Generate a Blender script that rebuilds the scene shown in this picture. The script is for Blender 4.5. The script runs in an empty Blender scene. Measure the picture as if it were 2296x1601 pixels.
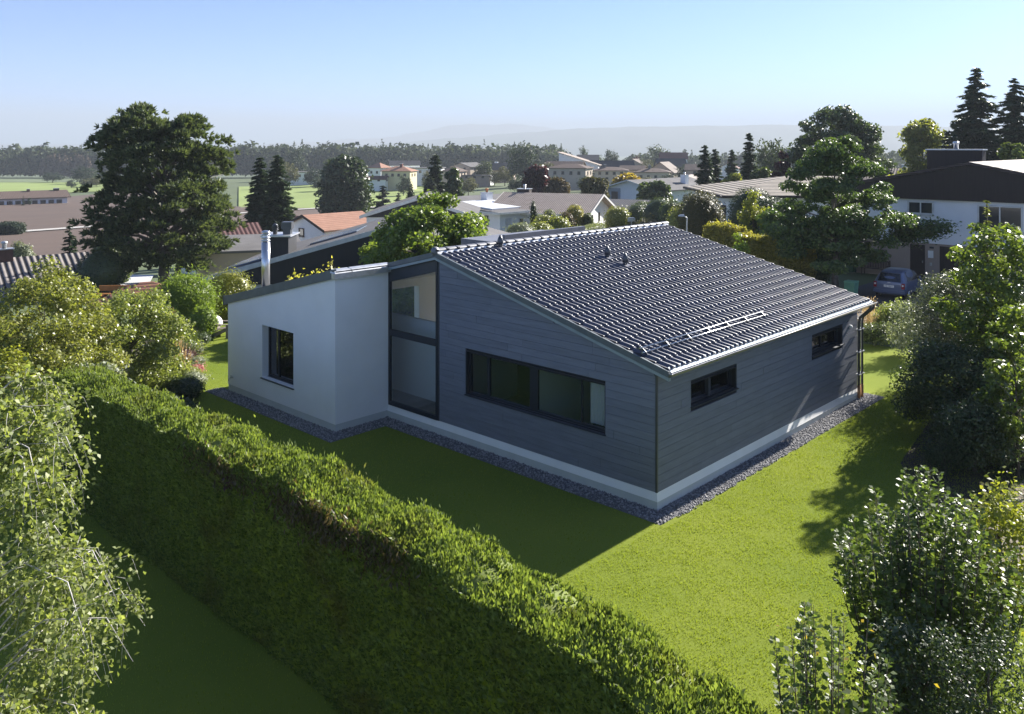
import bpy, math
import numpy as np
from mathutils import Vector, Matrix

# ------------------------------------------------------------------ camera, sky, sun, exposure
sc = bpy.context.scene
col = sc.collection
R = math.radians
CAM = np.array([-15.77, -10.54, 7.52]); YAW = 0.7571
FW = np.array([math.cos(YAW), math.sin(YAW)]); RT = np.array([math.sin(YAW), -math.cos(YAW)])
cd = bpy.data.cameras.new('camera'); cam = bpy.data.objects.new('camera', cd); col.objects.link(cam)
cam.location = CAM; cam.rotation_euler = (R(90), 0, YAW - R(90))
cd.sensor_width = 36; cd.lens = 30.02; cd.shift_y = -0.2066; cd.clip_start = 0.1; cd.clip_end = 30000
sc.camera = cam

SUN_EL = R(28.0); SUN_AZ = R(-1.8)         # sun stands over +X, a hair towards -Y
w = bpy.data.worlds.new('World'); sc.world = w; w.use_nodes = True
nt = w.node_tree; bg = nt.nodes['Background']
sky = nt.nodes.new('ShaderNodeTexSky'); sky.sky_type = 'NISHITA'; sky.sun_disc = False
sky.sun_elevation = SUN_EL; sky.sun_rotation = R(90) - SUN_AZ
sky.altitude = 500; sky.air_density = 0.46; sky.dust_density = 0.3; sky.ozone_density = 7.0
nt.links.new(sky.outputs[0], bg.inputs[0]); bg.inputs[1].default_value = 0.08
sl = bpy.data.lights.new('sun', 'SUN'); sun = bpy.data.objects.new('sun', sl); col.objects.link(sun)
sl.energy = 5.0; sl.angle = R(0.55); sl.color = (1.0, 0.95, 0.87)
sdir = Vector((math.cos(SUN_AZ) * math.cos(SUN_EL), math.sin(SUN_AZ) * math.cos(SUN_EL), math.sin(SUN_EL)))
sun.rotation_euler = sdir.to_track_quat('Z', 'Y').to_euler(); sun.location = (30, 0, 40)
sc.view_settings.view_transform = 'Standard'; sc.view_settings.look = 'None'
sc.view_settings.exposure = 1.68; sc.view_settings.gamma = 1.0; sc.view_settings.use_curve_mapping = False
sc.render.engine = 'CYCLES'
cy = sc.cycles
cy.max_bounces = 8; cy.diffuse_bounces = 4; cy.glossy_bounces = 3; cy.transmission_bounces = 4
cy.transparent_max_bounces = 12; cy.volume_bounces = 0; cy.use_denoising = True
cy.sample_clamp_indirect = 6.0; cy.caustics_reflective = False; cy.caustics_refractive = False

rng = np.random.default_rng(11)

# ------------------------------------------------------------------ small helpers
K = 1914.9
def at(px, dep):
    s = (px - 1148.0) / K * dep
    p = CAM[:2] + dep * FW + s * RT
    return float(p[0]), float(p[1])
def zt(py, dep): return 7.52 - (py - 326.2) / K * dep
def frame(x, y):
    d = np.array([x, y]) - CAM[:2]
    return float(d @ FW), float(d @ RT)
def sstep(a, b, v):
    t = np.clip((v - a) / (b - a), 0, 1); return t * t * (3 - 2 * t)

# terrain heights: rows by distance ahead of the garden, columns by bearing
TD = np.array([0, 25, 32, 38, 45, 55, 62, 80, 105, 130, 165, 230, 300, 350, 420, 600, 1000, 2000, 3500, 9000.])
TX = np.array([-700, 100, 500, 850, 1250, 1700, 2300, 3000.])
TZ = np.array([
 [-.46,-.46,-.46,-.50,-1.5,-2.5,-3.0,-5.0,-7.3,-8.0,-8.5,-8.7,-9.5,-10,-11,-15,-30,-45,-48,-48],
 [-.46,-.46,-.46,-.50,-1.5,-2.5,-3.0,-5.0,-7.3,-8.0,-8.5,-8.7,-9.5,-10,-11,-15,-30,-45,-48,-48],
 [-.46,-.46,-.46,-.50,-1.5,-2.2,-2.7,-4.6,-6.8,-7.8,-8.4,-8.8,-9.2,-9.6,-10.5,-15,-30,-45,-48,-48],
 [-.46,-.46,-.46,-.60,-1.4,-1.9,-2.4,-3.9,-5.8,-7.0,-8.0,-8.8,-8.6,-8.3,-9.0,-14,-30,-45,-48,-48],
 [-.46,-.46,-.46,-.55,-.7,-.9,-1.1,-1.9,-2.9,-3.6,-4.2,-5.5,-7.0,-8.0,-8.8,-15,-30,-45,-48,-48],
 [-.46,-.40,-.38,-.60,-.8,-.85,-1.0,-1.6,-2.5,-2.9,-3.3,-5.0,-7.0,-8.2,-9.5,-16,-30,-45,-48,-48],
 [-.46,-.40,-.38,-.60,-.85,-.85,-.9,-1.2,-1.5,-1.8,-2.0,-3.5,-5.0,-6.5,-8.0,-14,-30,-45,-48,-48],
 [-.46,-.40,-.38,-.60,-.85,-.85,-.9,-1.2,-1.5,-1.8,-2.0,-3.5,-5.0,-6.5,-8.0,-14,-30,-45,-48,-48]])
def terr(x, y):
    x = np.asarray(x, float); y = np.asarray(y, float)
    dx = x - CAM[0]; dy = y - CAM[1]
    d = dx * FW[0] + dy * FW[1]; s = dx * RT[0] + dy * RT[1]
    dd = np.maximum(d, 1.0)
    px = np.clip(1148 + s / dd * K, TX[0], TX[-1]); dd = np.clip(d, 0, TD[-1])
    i = np.clip(np.searchsorted(TX, px) - 1, 0, len(TX) - 2)
    f = (px - TX[i]) / (TX[i + 1] - TX[i]); f = f * f * (3 - 2 * f)
    j = np.clip(np.searchsorted(TD, dd) - 1, 0, len(TD) - 2)
    g = (dd - TD[j]) / (TD[j + 1] - TD[j])
    z = (TZ[i, j] * (1 - g) + TZ[i, j + 1] * g) * (1 - f) + (TZ[i + 1, j] * (1 - g) + TZ[i + 1, j + 1] * g) * f
    near = sstep(18, 30, d)
    return -0.46 * (1 - near) + z * near
def tz(x, y): return float(terr(x, y))

def tag(o, label=None, cat=None, group=None, kind=None):
    if label: o['label'] = label
    if cat: o['category'] = cat
    if group: o['group'] = group
    if kind: o['kind'] = kind
    return o
def empty(name, loc=(0, 0, 0), rz=0.0):
    o = bpy.data.objects.new(name, None); col.objects.link(o)
    o.location = loc; o.rotation_euler = (0, 0, rz); o.empty_display_size = 0.2
    return o
def link(name, me, parent=None, loc=None):
    o = bpy.data.objects.new(name, me); col.objects.link(o)
    if parent: o.parent = parent
    if loc is not None: o.location = loc
    return o
def kids(o): return [c for c in bpy.data.objects if c.parent == o]
def copy_tree(o, parent=None):
    c = o.copy(); col.objects.link(c); c.parent = parent
    for ch in o.children: copy_tree(ch, c)
    return c

class MB:
    """collects plain geometry and links it as one mesh object"""
    def __init__(s): s.v = []; s.f = []; s.sm = []
    def add(s, vs, fs, smooth=False):
        n = len(s.v); s.v += [tuple(map(float, p)) for p in vs]
        for f in fs: s.f.append(tuple(i + n for i in f)); s.sm.append(smooth)
        return s
    def box(s, x0, x1, y0, y1, z0, z1):
        v = [(x0,y0,z0),(x1,y0,z0),(x1,y1,z0),(x0,y1,z0),(x0,y0,z1),(x1,y0,z1),(x1,y1,z1),(x0,y1,z1)]
        return s.add(v, [(0,3,2,1),(4,5,6,7),(0,1,5,4),(1,2,6,5),(2,3,7,6),(3,0,4,7)])
    def hexa(s, b, t):
        """b, t: four bottom and four top corners, counter-clockwise from above"""
        return s.add(list(b) + list(t), [(0,3,2,1),(4,5,6,7),(0,1,5,4),(1,2,6,5),(2,3,7,6),(3,0,4,7)])
    def prism(s, poly, a0, a1, axis='x'):
        """poly: list of (p, q); x: p=y q=z, y: p=x q=z, z: p=x q=y"""
        def m(p, q, a): return {'x': (a, p, q), 'y': (p, a, q), 'z': (p, q, a)}[axis]
        n = len(poly); vs = [m(p, q, a0) for p, q in poly] + [m(p, q, a1) for p, q in poly]
        fs = [tuple(range(n - 1, -1, -1)), tuple(range(n, 2 * n))] + [(i, (i + 1) % n, n + (i + 1) % n, n + i) for i in range(n)]
        if axis == 'y': fs = [tuple(reversed(f)) for f in fs]
        return s.add(vs, fs)
    def tube(s, path, rad, n=8, cap=True, smooth=True):
        P = [Vector(p) for p in path]; r = rad if hasattr(rad, '__len__') else [rad] * len(P)
        vs = []; ref = None
        for i, p in enumerate(P):
            t = (P[min(i + 1, len(P) - 1)] - P[max(i - 1, 0)]).normalized()
            if ref is None: ref = Vector((0, 0, 1)) if abs(t.z) < .9 else Vector((1, 0, 0))
            a = t.cross(ref).normalized(); b = t.cross(a); ref = -b if False else ref
            for k in range(n):
                c = 2 * math.pi * k / n; vs.append(p + (a * math.cos(c) + b * math.sin(c)) * r[i])
        fs = []
        for i in range(len(P) - 1):
            for k in range(n):
                k2 = (k + 1) % n; fs.append((i * n + k, i * n + k2, (i + 1) * n + k2, (i + 1) * n + k))
        m = len(s.v); s.add(vs, fs, smooth)
        if cap:
            s.f.append(tuple(m + k for k in range(n - 1, -1, -1))); s.sm.append(False)
            s.f.append(tuple(m + (len(P) - 1) * n + k for k in range(n))); s.sm.append(False)
        return s
    def lathe(s, prof, cx=0, cy=0, n=16):
        """prof: (radius, z) from bottom to top"""
        vs = [(cx + r * math.cos(2*math.pi*k/n), cy + r * math.sin(2*math.pi*k/n), z) for r, z in prof for k in range(n)]
        fs = [(i*n+k, i*n+(k+1) % n, (i+1)*n+(k+1) % n, (i+1)*n+k) for i in range(len(prof)-1) for k in range(n)]
        fs += [tuple(range(n-1, -1, -1)), tuple((len(prof)-1)*n + k for k in range(n))]
        return s.add(vs, fs, True)
    def mesh(s, name, mat):
        me = bpy.data.meshes.new(name); me.from_pydata(s.v, [], s.f); me.materials.append(mat)
        me.polygons.foreach_set('use_smooth', s.sm); me.update(); return me
    def build(s, name, mat, parent=None, loc=None): return link(name, s.mesh(name, mat), parent, loc)

def npmesh(name, V, F, mat, smooth=False):
    """V (n,3) float, F (m,k) int, all faces with k corners"""
    V = np.ascontiguousarray(V, np.float32); F = np.ascontiguousarray(F, np.int32)
    me = bpy.data.meshes.new(name); k = F.shape[1]
    me.vertices.add(len(V)); me.vertices.foreach_set('co', V.ravel())
    me.loops.add(F.size); me.loops.foreach_set('vertex_index', F.ravel())
    me.polygons.add(len(F)); me.polygons.foreach_set('loop_start', np.arange(0, F.size, k, dtype=np.int32))
    me.polygons.foreach_set('loop_total', np.full(len(F), k, np.int32))
    if smooth: me.polygons.foreach_set('use_smooth', np.ones(len(F), bool))
    me.materials.append(mat); me.update(calc_edges=True); me.validate(); return me

# ------------------------------------------------------------------ materials
def nd(t, kind, **kw):
    n = t.nodes.new(kind)
    for k, v in kw.items(): setattr(n, k, v)
    return n
def mat(name, c, rough=.6, var=.12, scale=3.0, bump=0.0, bscale=None, metal=0.0, spec=.5, c2=None, detail=4, coat=0.0, objvar=0.0, stretch=None):
    m = bpy.data.materials.new(name); m.use_nodes = True; t = m.node_tree; b = t.nodes['Principled BSDF']
    b.inputs['Roughness'].default_value = rough; b.inputs['Metallic'].default_value = metal
    b.inputs['Specular IOR Level'].default_value = spec
    if coat: b.inputs['Coat Weight'].default_value = coat; b.inputs['Coat Roughness'].default_value = .15
    tc = nd(t, 'ShaderNodeTexCoord'); src = tc.outputs['Object']
    if stretch:
        mp = nd(t, 'ShaderNodeMapping'); mp.inputs['Scale'].default_value = stretch; t.links.new(src, mp.inputs[0]); src = mp.outputs[0]
    no = nd(t, 'ShaderNodeTexNoise'); no.inputs['Scale'].default_value = scale; no.inputs['Detail'].default_value = detail
    t.links.new(src, no.inputs['Vector'])
    mx = nd(t, 'ShaderNodeMix', data_type='RGBA')
    ca = c2 if c2 else tuple(x * (1 - var) for x in c); cb = c if c2 else tuple(min(1, x * (1 + var)) for x in c)
    mr = nd(t, 'ShaderNodeMapRange'); mr.inputs[1].default_value = .3; mr.inputs[2].default_value = .7
    t.links.new(no.outputs['Fac'], mr.inputs[0]); t.links.new(mr.outputs[0], mx.inputs['Factor'])
    mx.inputs['A'].default_value = (*ca, 1); mx.inputs['B'].default_value = (*cb, 1)
    out = mx.outputs['Result']
    if objvar:
        oi = nd(t, 'ShaderNodeObjectInfo'); m2 = nd(t, 'ShaderNodeMapRange')
        m2.inputs[3].default_value = 1 - objvar; m2.inputs[4].default_value = 1 + objvar
        t.links.new(oi.outputs['Random'], m2.inputs[0])
        vm = nd(t, 'ShaderNodeVectorMath', operation='SCALE'); t.links.new(out, vm.inputs[0]); t.links.new(m2.outputs[0], vm.inputs['Scale']); out = vm.outputs[0]
    t.links.new(out, b.inputs['Base Color'])
    if bump:
        n2 = nd(t, 'ShaderNodeTexNoise'); n2.inputs['Scale'].default_value = bscale or scale * 8; n2.inputs['Detail'].default_value = 5
        t.links.new(src, n2.inputs['Vector'])
        bp = nd(t, 'ShaderNodeBump'); bp.inputs['Strength'].default_value = bump; bp.inputs['Distance'].default_value = .02
        t.links.new(n2.outputs['Fac'], bp.inputs['Height']); t.links.new(bp.outputs[0], b.inputs['Normal'])
    return m
def ribbed(name, c, c2, axis, pitch, rough=.7, depth=.04, prof='SIN'):
    """roofing with ribs or courses at the given pitch along a local axis ('X','Y','Z')"""
    m = mat(name, c, rough, .15, 1.5, 0, spec=.12); t = m.node_tree; b = t.nodes['Principled BSDF']
    tc = t.nodes['Texture Coordinate']
    wv = nd(t, 'ShaderNodeTexWave', wave_type='BANDS', bands_direction=axis, wave_profile=prof)
    wv.inputs['Scale'].default_value = 2 * math.pi / 20 / pitch; wv.inputs['Distortion'].default_value = .15
    t.links.new(tc.outputs['Object'], wv.inputs['Vector'])
    bp = nd(t, 'ShaderNodeBump'); bp.inputs['Strength'].default_value = .9; bp.inputs['Distance'].default_value = depth
    t.links.new(wv.outputs['Fac'], bp.inputs['Height']); t.links.new(bp.outputs[0], b.inputs['Normal'])
    base = b.inputs['Base Color'].links[0].from_socket
    mx = nd(t, 'ShaderNodeMix', data_type='RGBA'); mr = nd(t, 'ShaderNodeMapRange'); mr.inputs[1].default_value = .1; mr.inputs[2].default_value = .5
    t.links.new(wv.outputs['Fac'], mr.inputs[0]); t.links.new(mr.outputs[0], mx.inputs['Factor'])
    mx.inputs['A'].default_value = (*c2, 1); t.links.new(base, mx.inputs['B']); t.links.new(mx.outputs['Result'], b.inputs['Base Color'])
    return m
def leafmat(name, c1, c2, trans=.3, rough=.45, spec=.4, tcol=None, patch=None, pscale=.8):
    m = bpy.data.materials.new(name); m.use_nodes = True; t = m.node_tree; b = t.nodes['Principled BSDF']; o = t.nodes['Material Output']
    g = nd(t, 'ShaderNodeNewGeometry'); mx = nd(t, 'ShaderNodeMix', data_type='RGBA')
    mx.inputs['A'].default_value = (*c1, 1); mx.inputs['B'].default_value = (*c2, 1)
    t.links.new(g.outputs['Random Per Island'], mx.inputs['Factor'])
    if patch:
        tc = nd(t, 'ShaderNodeTexCoord'); no = nd(t, 'ShaderNodeTexNoise'); no.inputs['Scale'].default_value = pscale; no.inputs['Detail'].default_value = 5; t.links.new(tc.outputs['Object'], no.inputs['Vector'])
        mr = nd(t, 'ShaderNodeMapRange'); mr.inputs[1].default_value = .52; mr.inputs[2].default_value = .72; mr.inputs[4].default_value = .85; t.links.new(no.outputs['Fac'], mr.inputs[0])
        m2 = nd(t, 'ShaderNodeMix', data_type='RGBA'); t.links.new(mr.outputs[0], m2.inputs['Factor']); t.links.new(mx.outputs['Result'], m2.inputs['A']); m2.inputs['B'].default_value = (*patch, 1); mx = m2
    t.links.new(mx.outputs['Result'], b.inputs['Base Color'])
    b.inputs['Roughness'].default_value = rough; b.inputs['Specular IOR Level'].default_value = spec
    tr = nd(t, 'ShaderNodeBsdfTranslucent')
    gm = nd(t, 'ShaderNodeMix', data_type='RGBA', blend_type='MULTIPLY'); gm.inputs['Factor'].default_value = 1
    t.links.new(mx.outputs['Result'], gm.inputs['A']); gm.inputs['B'].default_value = (*(tcol or (1.7, 1.75, .8)), 1)
    t.links.new(gm.outputs['Result'], tr.inputs['Color'])
    ms = nd(t, 'ShaderNodeMixShader'); ms.inputs[0].default_value = trans
    t.links.new(b.outputs[0], ms.inputs[1]); t.links.new(tr.outputs[0], ms.inputs[2]); t.links.new(ms.outputs[0], o.inputs['Surface'])
    return m
def glassmat(name, tint=(.8, .85, .88), refl=.12, rough=.0):
    m = bpy.data.materials.new(name); m.use_nodes = True; t = m.node_tree; o = t.nodes['Material Output']
    t.nodes.remove(t.nodes['Principled BSDF'])
    tr = nd(t, 'ShaderNodeBsdfTransparent'); tr.inputs[0].default_value = (*tint, 1)
    gl = nd(t, 'ShaderNodeBsdfGlossy'); gl.inputs['Roughness'].default_value = rough; gl.inputs[0].default_value = (.9, .93, 1, 1)
    lw = nd(t, 'ShaderNodeLayerWeight'); pw = nd(t, 'ShaderNodeMath', operation='POWER'); pw.inputs[1].default_value = 5.0
    t.links.new(lw.outputs['Facing'], pw.inputs[0])
    ad = nd(t, 'ShaderNodeMath', operation='MULTIPLY_ADD'); ad.inputs[1].default_value = .9; ad.inputs[2].default_value = refl + .035; ad.use_clamp = True
    t.links.new(pw.outputs[0], ad.inputs[0])
    ms = nd(t, 'ShaderNodeMixShader'); t.links.new(ad.outputs[0], ms.inputs[0])
    t.links.new(tr.outputs[0], ms.inputs[1]); t.links.new(gl.outputs[0], ms.inputs[2]); t.links.new(ms.outputs[0], o.inputs['Surface'])
    return m

M = dict(
 render_white = mat('white_render', (.86, .865, .875), .85, .03, 1.2, .15, 120),
 plinth = mat('plinth_grey', (.58, .61, .60), .85, .05, 2, .1, 90),
 plinth_cap = mat('plinth_white', (.85, .85, .83), .7, .03, 2),
 plank = mat('stained_boards', (.185, .20, .25), .8, .10, 1.6, .2, 60, objvar=.06, stretch=(1, 1, 9)),
 backing = mat('board_backing', (.02, .022, .026), .9),
 trim = mat('dark_trim', (.035, .042, .055), .45, .1, 3),
 verge = mat('verge_metal', (.30, .36, .40), .5, .10, 3, .1, 40, metal=.35),
 flash = mat('flashing_grey', (.13, .15, .165), .5, .12, 3, metal=.3),
 gutter = mat('gutter_metal', (.30, .29, .28), .42, .12, 3, metal=.6),
 zinc = mat('zinc_sheet', (.55, .56, .57), .38, .18, 5, .1, 30, metal=.6),
 steel = mat('stainless_steel', (.66, .66, .66), .28, .06, 2, metal=1.0),
 darkmetal = mat('dark_metal', (.10, .105, .115), .4, .1, 4, metal=.5),
 copper = mat('old_copper', (.42, .22, .10), .5, .2, 6, metal=.4),
 tile = mat('glazed_tile', (.064, .067, .092), .50, .30, 3.5, .08, 50, spec=.8, objvar=.10),
 ridge = mat('ridge_tile', (.17, .172, .19), .45, .12, 4, spec=.5, objvar=.08),
 frame = mat('window_frame_dark', (.016, .022, .034), .4, .1, 4),
 glass = glassmat('window_glass', (.93, .96, .97), .04),
 glass_dark = glassmat('window_glass_dark', (.30, .33, .36), .10),
 room = mat('room_wall', (.62, .62, .60), .9, .03, 1),
 roomfloor = mat('room_floor', (.20, .17, .14), .5, .15, 3),
 roomdark = mat('room_dark', (.05, .055, .065), .9, .1, 1),  # shade of the unlit front rooms, put into the wall colour
 white = mat('white_paint', (.78, .78, .76), .6, .05, 3),
 asphalt = mat('asphalt', (.06, .06, .063), .9, .2, 6, .4, 150),
 gravel = mat('gravel_base', (.14, .14, .15), .9, .35, 30, .5, 120),
 bark = mat('bark', (.085, .065, .05), .9, .3, 8, .5, 40),
 bark_grey = mat('bark_grey', (.16, .14, .12), .9, .3, 8, .5, 40),
 birch_bark = mat('birch_bark', (.50, .47, .43), .7, .35, 9, .3, 40),
 wood_grey = mat('weathered_wood', (.20, .17, .145), .8, .2, 5, .3, 40),
 soil = mat('planting_soil', (.045, .034, .026), .95, .4, 5, .6, 40),
)

# ------------------------------------------------------------------ the ground and what is laid on it
def build_ground():
    P0 = CAM[:2] - 80 * FW
    dr = [14.0]
    while dr[-1] < 9000: dr.append(dr[-1] * 1.022 + .4)
    dr = np.array(dr); tn = np.linspace(-1.25, 1.25, 220)
    D, T = np.meshgrid(dr, tn, indexing='ij')
    X = P0[0] + D * FW[0] + D * T * RT[0]; Y = P0[1] + D * FW[1] + D * T * RT[1]
    Z = terr(X, Y) - .012
    V = np.stack([X, Y, Z], -1).reshape(-1, 3); n, k = D.shape
    i = np.arange(n * k).reshape(n, k)
    F = np.stack([i[:-1, :-1], i[:-1, 1:], i[1:, 1:], i[1:, :-1]], -1).reshape(-1, 4)
    g = mat('meadow_ground', (.085, .115, .034), .95, .25, .05, .3, 4, c2=(.06, .085, .028))
    o = link('ground', npmesh('ground', V, F, g, True)); tag(o, kind='structure')
build_ground()
def sheet(name, c4, m, off=.004, nu=12, nv=12, kind='structure'):
    c = np.array([p if len(p) == 2 else p for p in c4], float)
    u, v = np.meshgrid(np.linspace(0, 1, nu + 1), np.linspace(0, 1, nv + 1), indexing='ij')
    P = ((1-u)*(1-v))[..., None]*c[0] + (u*(1-v))[..., None]*c[1] + (u*v)[..., None]*c[2] + ((1-u)*v)[..., None]*c[3]
    Z = terr(P[..., 0], P[..., 1]) + off
    V = np.concatenate([P, Z[..., None]], -1).reshape(-1, 3)
    i = np.arange((nu+1)*(nv+1)).reshape(nu+1, nv+1)
    F = np.stack([i[:-1, :-1], i[1:, :-1], i[1:, 1:], i[:-1, 1:]], -1).reshape(-1, 4)
    return tag(link(name, npmesh(name, V, F, m, True)), kind=kind)
field_brown = mat('ploughed_soil', (.100, .064, .046), .95, .2, .06, .3, 3, c2=(.072, .047, .035), stretch=(1, 2.5, 1))
field_green = mat('field_green', (.20, .26, .06), .95, .15, .03)
field_grey = mat('field_greygreen', (.115, .15, .065), .95, .2, .03)
sheet('ploughed_field', [at(-600, 112), at(330, 112), at(330, 325), at(-600, 170)], field_brown, .25, 30, 30)
sheet('ploughed_field', [at(331, 112), at(900, 120), at(760, 214), at(331, 235)], field_brown, .25, 30, 30)
sheet('meadow', [at(535, 219), at(960, 216), at(960, 372), at(535, 350)], field_green, .25, 30, 30)
sheet('meadow', [at(-500, 245), at(330, 327), at(270, 425), at(-500, 425)], field_green, .25, 30, 30)
sheet('crop_field', [at(-500, 429), at(215, 429), at(175, 570), at(-500, 570)], field_grey, .25, 20, 20)
pth = [(-300, 128), (0, 151), (220, 166), (530, 198), (723, 216), (960, 222)]
for (a, da), (b, db) in zip(pth[:-1], pth[1:]):
    sheet('field_path', [at(a, da - 1.6), at(b, db - 1.6), at(b, db + 1.6), at(a, da + 1.6)], mat('pale_path', (.42, .40, .37), .9), .42, 16, 2)
lawn_m = mat('lawn_soil', (.200, .235, .036), .95, .2, .3, .5, 60, c2=(.140, .190, .028), spec=.04)
sheet('lawn', [(-20, -14), (19, -14), (19, 26), (-20, 26)], lawn_m, .004, 60, 60)
sheet('planting_bed', [(2.2, -5.4), (24, -5.4), (24, -.6), (6.5, -2.9)], M['soil'], .010, 24, 10)
sheet('planting_bed', [(-14, 13.8), (-3.4, 15.8), (1.6, 24.0), (-5, 30)], M['soil'], .010, 20, 20)
sheet('garden_path', [(1.5, -9.5), (44, -9.5), (44, -5.42), (1.5, -5.42)], mat('path_earth', (.21, .17, .14), .95, .2, 2, .5, 50), .012, 30, 6)
sheet('street', [(24.2, -40), (30.4, -40), (30.4, 60), (24.2, 60)], M['asphalt'], .05, 8, 60)
sheet('driveway', [(30.42, -2), (40.9, -2), (40.9, 9.2), (30.42, 9.2)], M['asphalt'], .055, 10, 10)
k = MB()
for y in range(-40, 60, 2): k.box(24.0, 24.18, y, y + 1.98, tz(24.1, y) - .2, tz(24.1, y) + .12)
tag(k.build('kerb', mat('kerb_stone', (.42, .41, .39), .8)), kind='structure')
sheet('parking_court', [at(1310, 104), at(1470, 104), at(1500, 124), at(1318, 124)], mat('pale_paving', (.50, .46, .42), .9, .1, 1), .15, 10, 10)
sheet('terrace', [at(236, 64), at(330, 60), at(345, 80), at(256, 82)], mat('terrace_slabs', (.50, .50, .50), .8), .15, 6, 6)

def build_hills():
    cx = np.array([-2500, 300, 700, 820, 900, 1000, 1100, 1200, 1330, 1420, 1520, 1640, 1760, 1900, 2050, 2200, 2400, 5000.])
    cyy = np.array([327, 328, 329, 326, 319, 311, 303, 295, 286.5, 284.5, 282.5, 281.5, 279.5, 281, 283, 285, 288, 300.])
    px = np.linspace(-2500, 5000, 400); crest = np.interp(px, cx, cyy)
    crest += .7 * np.sin(px * .043) + .5 * np.sin(px * .11 + 1) + .35 * np.sin(px * .23 + 2)
    rows = np.linspace(0, 1, 16); V = []
    for r in rows:
        d = 4300 + 1500 * r; zc = 7.52 - (crest - 326.2) / K * 5800
        z = -50 + (zc + 50) * (r ** .8) + (np.sin(px * .05 + r * 9) * 3 * math.sin(math.pi * r))
        s = (px - 1148) / K * d
        V.append(np.stack([CAM[0] + d*FW[0] + s*RT[0], CAM[1] + d*FW[1] + s*RT[1], z], -1))
    V = np.array(V); n, k = V.shape[:2]; i = np.arange(n*k).reshape(n, k)
    F = np.stack([i[:-1, :-1], i[:-1, 1:], i[1:, 1:], i[1:, :-1]], -1).reshape(-1, 4)
    o = link('hills', npmesh('hills', V.reshape(-1, 3), F, mat('wooded_hills', (.05, .07, .05), .95, .3, .004), True)); tag(o, kind='structure')
build_hills()
def build_mountains():
    px = np.linspace(-2500, 5200, 500); r = np.random.default_rng(4); c = 324 + 0 * px
    for k in range(1, 9): c += np.sin(px * .0035 * 1.7 ** k + r.uniform(0, 6.28)) * 5 / 1.35 ** k
    c -= 50 * np.exp(-((px - 1130) / 230.) ** 2); V = []
    for d, f in ((7600, 0), (8100, .35), (8500, .75), (8800, 1)):
        s = (px - 1148) / K * d; zc = 7.52 - (c - 326.2) / K * 8800
        V.append(np.stack([CAM[0] + d*FW[0] + s*RT[0], CAM[1] + d*FW[1] + s*RT[1], -50 + (zc + 50) * f], -1))
    V = np.array(V); n, k = V.shape[:2]; i = np.arange(n*k).reshape(n, k); F = np.stack([i[:-1, :-1], i[:-1, 1:], i[1:, 1:], i[1:, :-1]], -1).reshape(-1, 4)
    tag(link('mountains', npmesh('mountains', V.reshape(-1, 3), F, mat('far_rock', (.16, .17, .19), .95, .2, .002), True)), kind='structure')
build_mountains()

# ------------------------------------------------------------------ the main house; +X runs along the eave wall, +Y along the gable wall
GZ = -.46; A = 7.18; B = 9.34; DX = -1.89; E1 = 15.32; LX = 11.2
H = empty('house', (0, 0, 0))
tag(H, 'low modern house with dark timber cladding, white render block and glazed tile roof', 'house')
def zw(y): return 2.59 + .2507 * y if y <= A else 4.39 - .242 * (y - A)      # underside of the roof edge
def zr(y): return 2.80 + .2507 * y if y <= A else 4.60 - .242 * (y - A)      # roof deck
# plinth round the timber part, with a sloping white cap
p = MB(); c = MB()
p.box(-.05, .30, -.05, B, GZ - .2, -.264)
p.hexa([(.30, -.05, GZ - .2), (LX + .05, -.05, GZ - .2), (LX + .05, .25, GZ - .2), (.30, .25, GZ - .2)],
       [(.30, -.05, -.264), (LX + .05, -.05, -.264), (LX + .05, .25, -.264), (.30, .25, -.264)])
c.hexa([(-.06, -.06, -.262), (.25, .25, -.262), (.25, B, -.262), (-.06, B, -.262)], [(.0, .0, -.09), (.25, .25, -.09), (.25, B, -.09), (.0, B, -.09)])
c.hexa([(-.06, -.06, -.262), (LX + .06, -.06, -.262), (LX + .06, .25, -.262), (.25, .25, -.262)], [(.0, .0, -.09), (LX, .0, -.09), (LX, .25, -.09), (.25, .25, -.09)])
p.build('plinth', M['plinth'], H); c.build('plinth_cap', M['plinth_cap'], H)

# boards, one by one, on dark backing walls
FWIN = (1.43, 6.04, .875, 2.005)
RWINS = [(1.42, 3.50, 1.50, 1.99), (7.90, 10.0, 1.50, 1.99)]
bk = MB()
y0, y1, z0, z1 = FWIN
bk.prism([(0.02, -.09), (A - .05, -.09), (A - .05, z0), (0.02, z0)], .03, .12, 'x')
bk.prism([(0.02, z0), (y0, z0), (y0, z1), (0.02, z1)], .03, .12, 'x')
bk.prism([(y1, z0), (A - .05, z0), (A - .05, z1), (y1, z1)], .03, .12, 'x')
bk.prism([(0.02, z1), (A - .05, z1), (A - .05, zw(A - .05)), (.02, zw(.02))], .03, .12, 'x')
xs = [0.125, RWINS[0][0], RWINS[0][1], RWINS[1][0], RWINS[1][1], LX]
bk.box(.125, LX, .03, .12, -.09, 1.50); bk.box(.125, LX, .03, .12, 1.99, 2.62)
for i in (0, 2, 4): bk.box(xs[i], xs[i+1], .03, .12, 1.50, 1.99)
clad = bk.build('cladding', M['backing'], H)
ROW = .182
def plank_mesh(poly, axis, a0, a1):
    return MB().prism(poly, a0, a1, axis).mesh('plank', M['plank'])
def runs(lo, hi, r, first):
    out = []; a = lo - first
    while a < hi:
        L = r.choice([2.2, 2.8, 3.4, 4.0]) + r.uniform(-.3, .3)
        p0, p1 = max(a, lo), min(a + L, hi)
        if p1 - p0 > .12: out.append((p0, p1))
        elif out and p1 >= hi - 1e-6: out[-1] = (out[-1][0], hi)
        a += L
    return out
r1 = np.random.default_rng(3)
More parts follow.
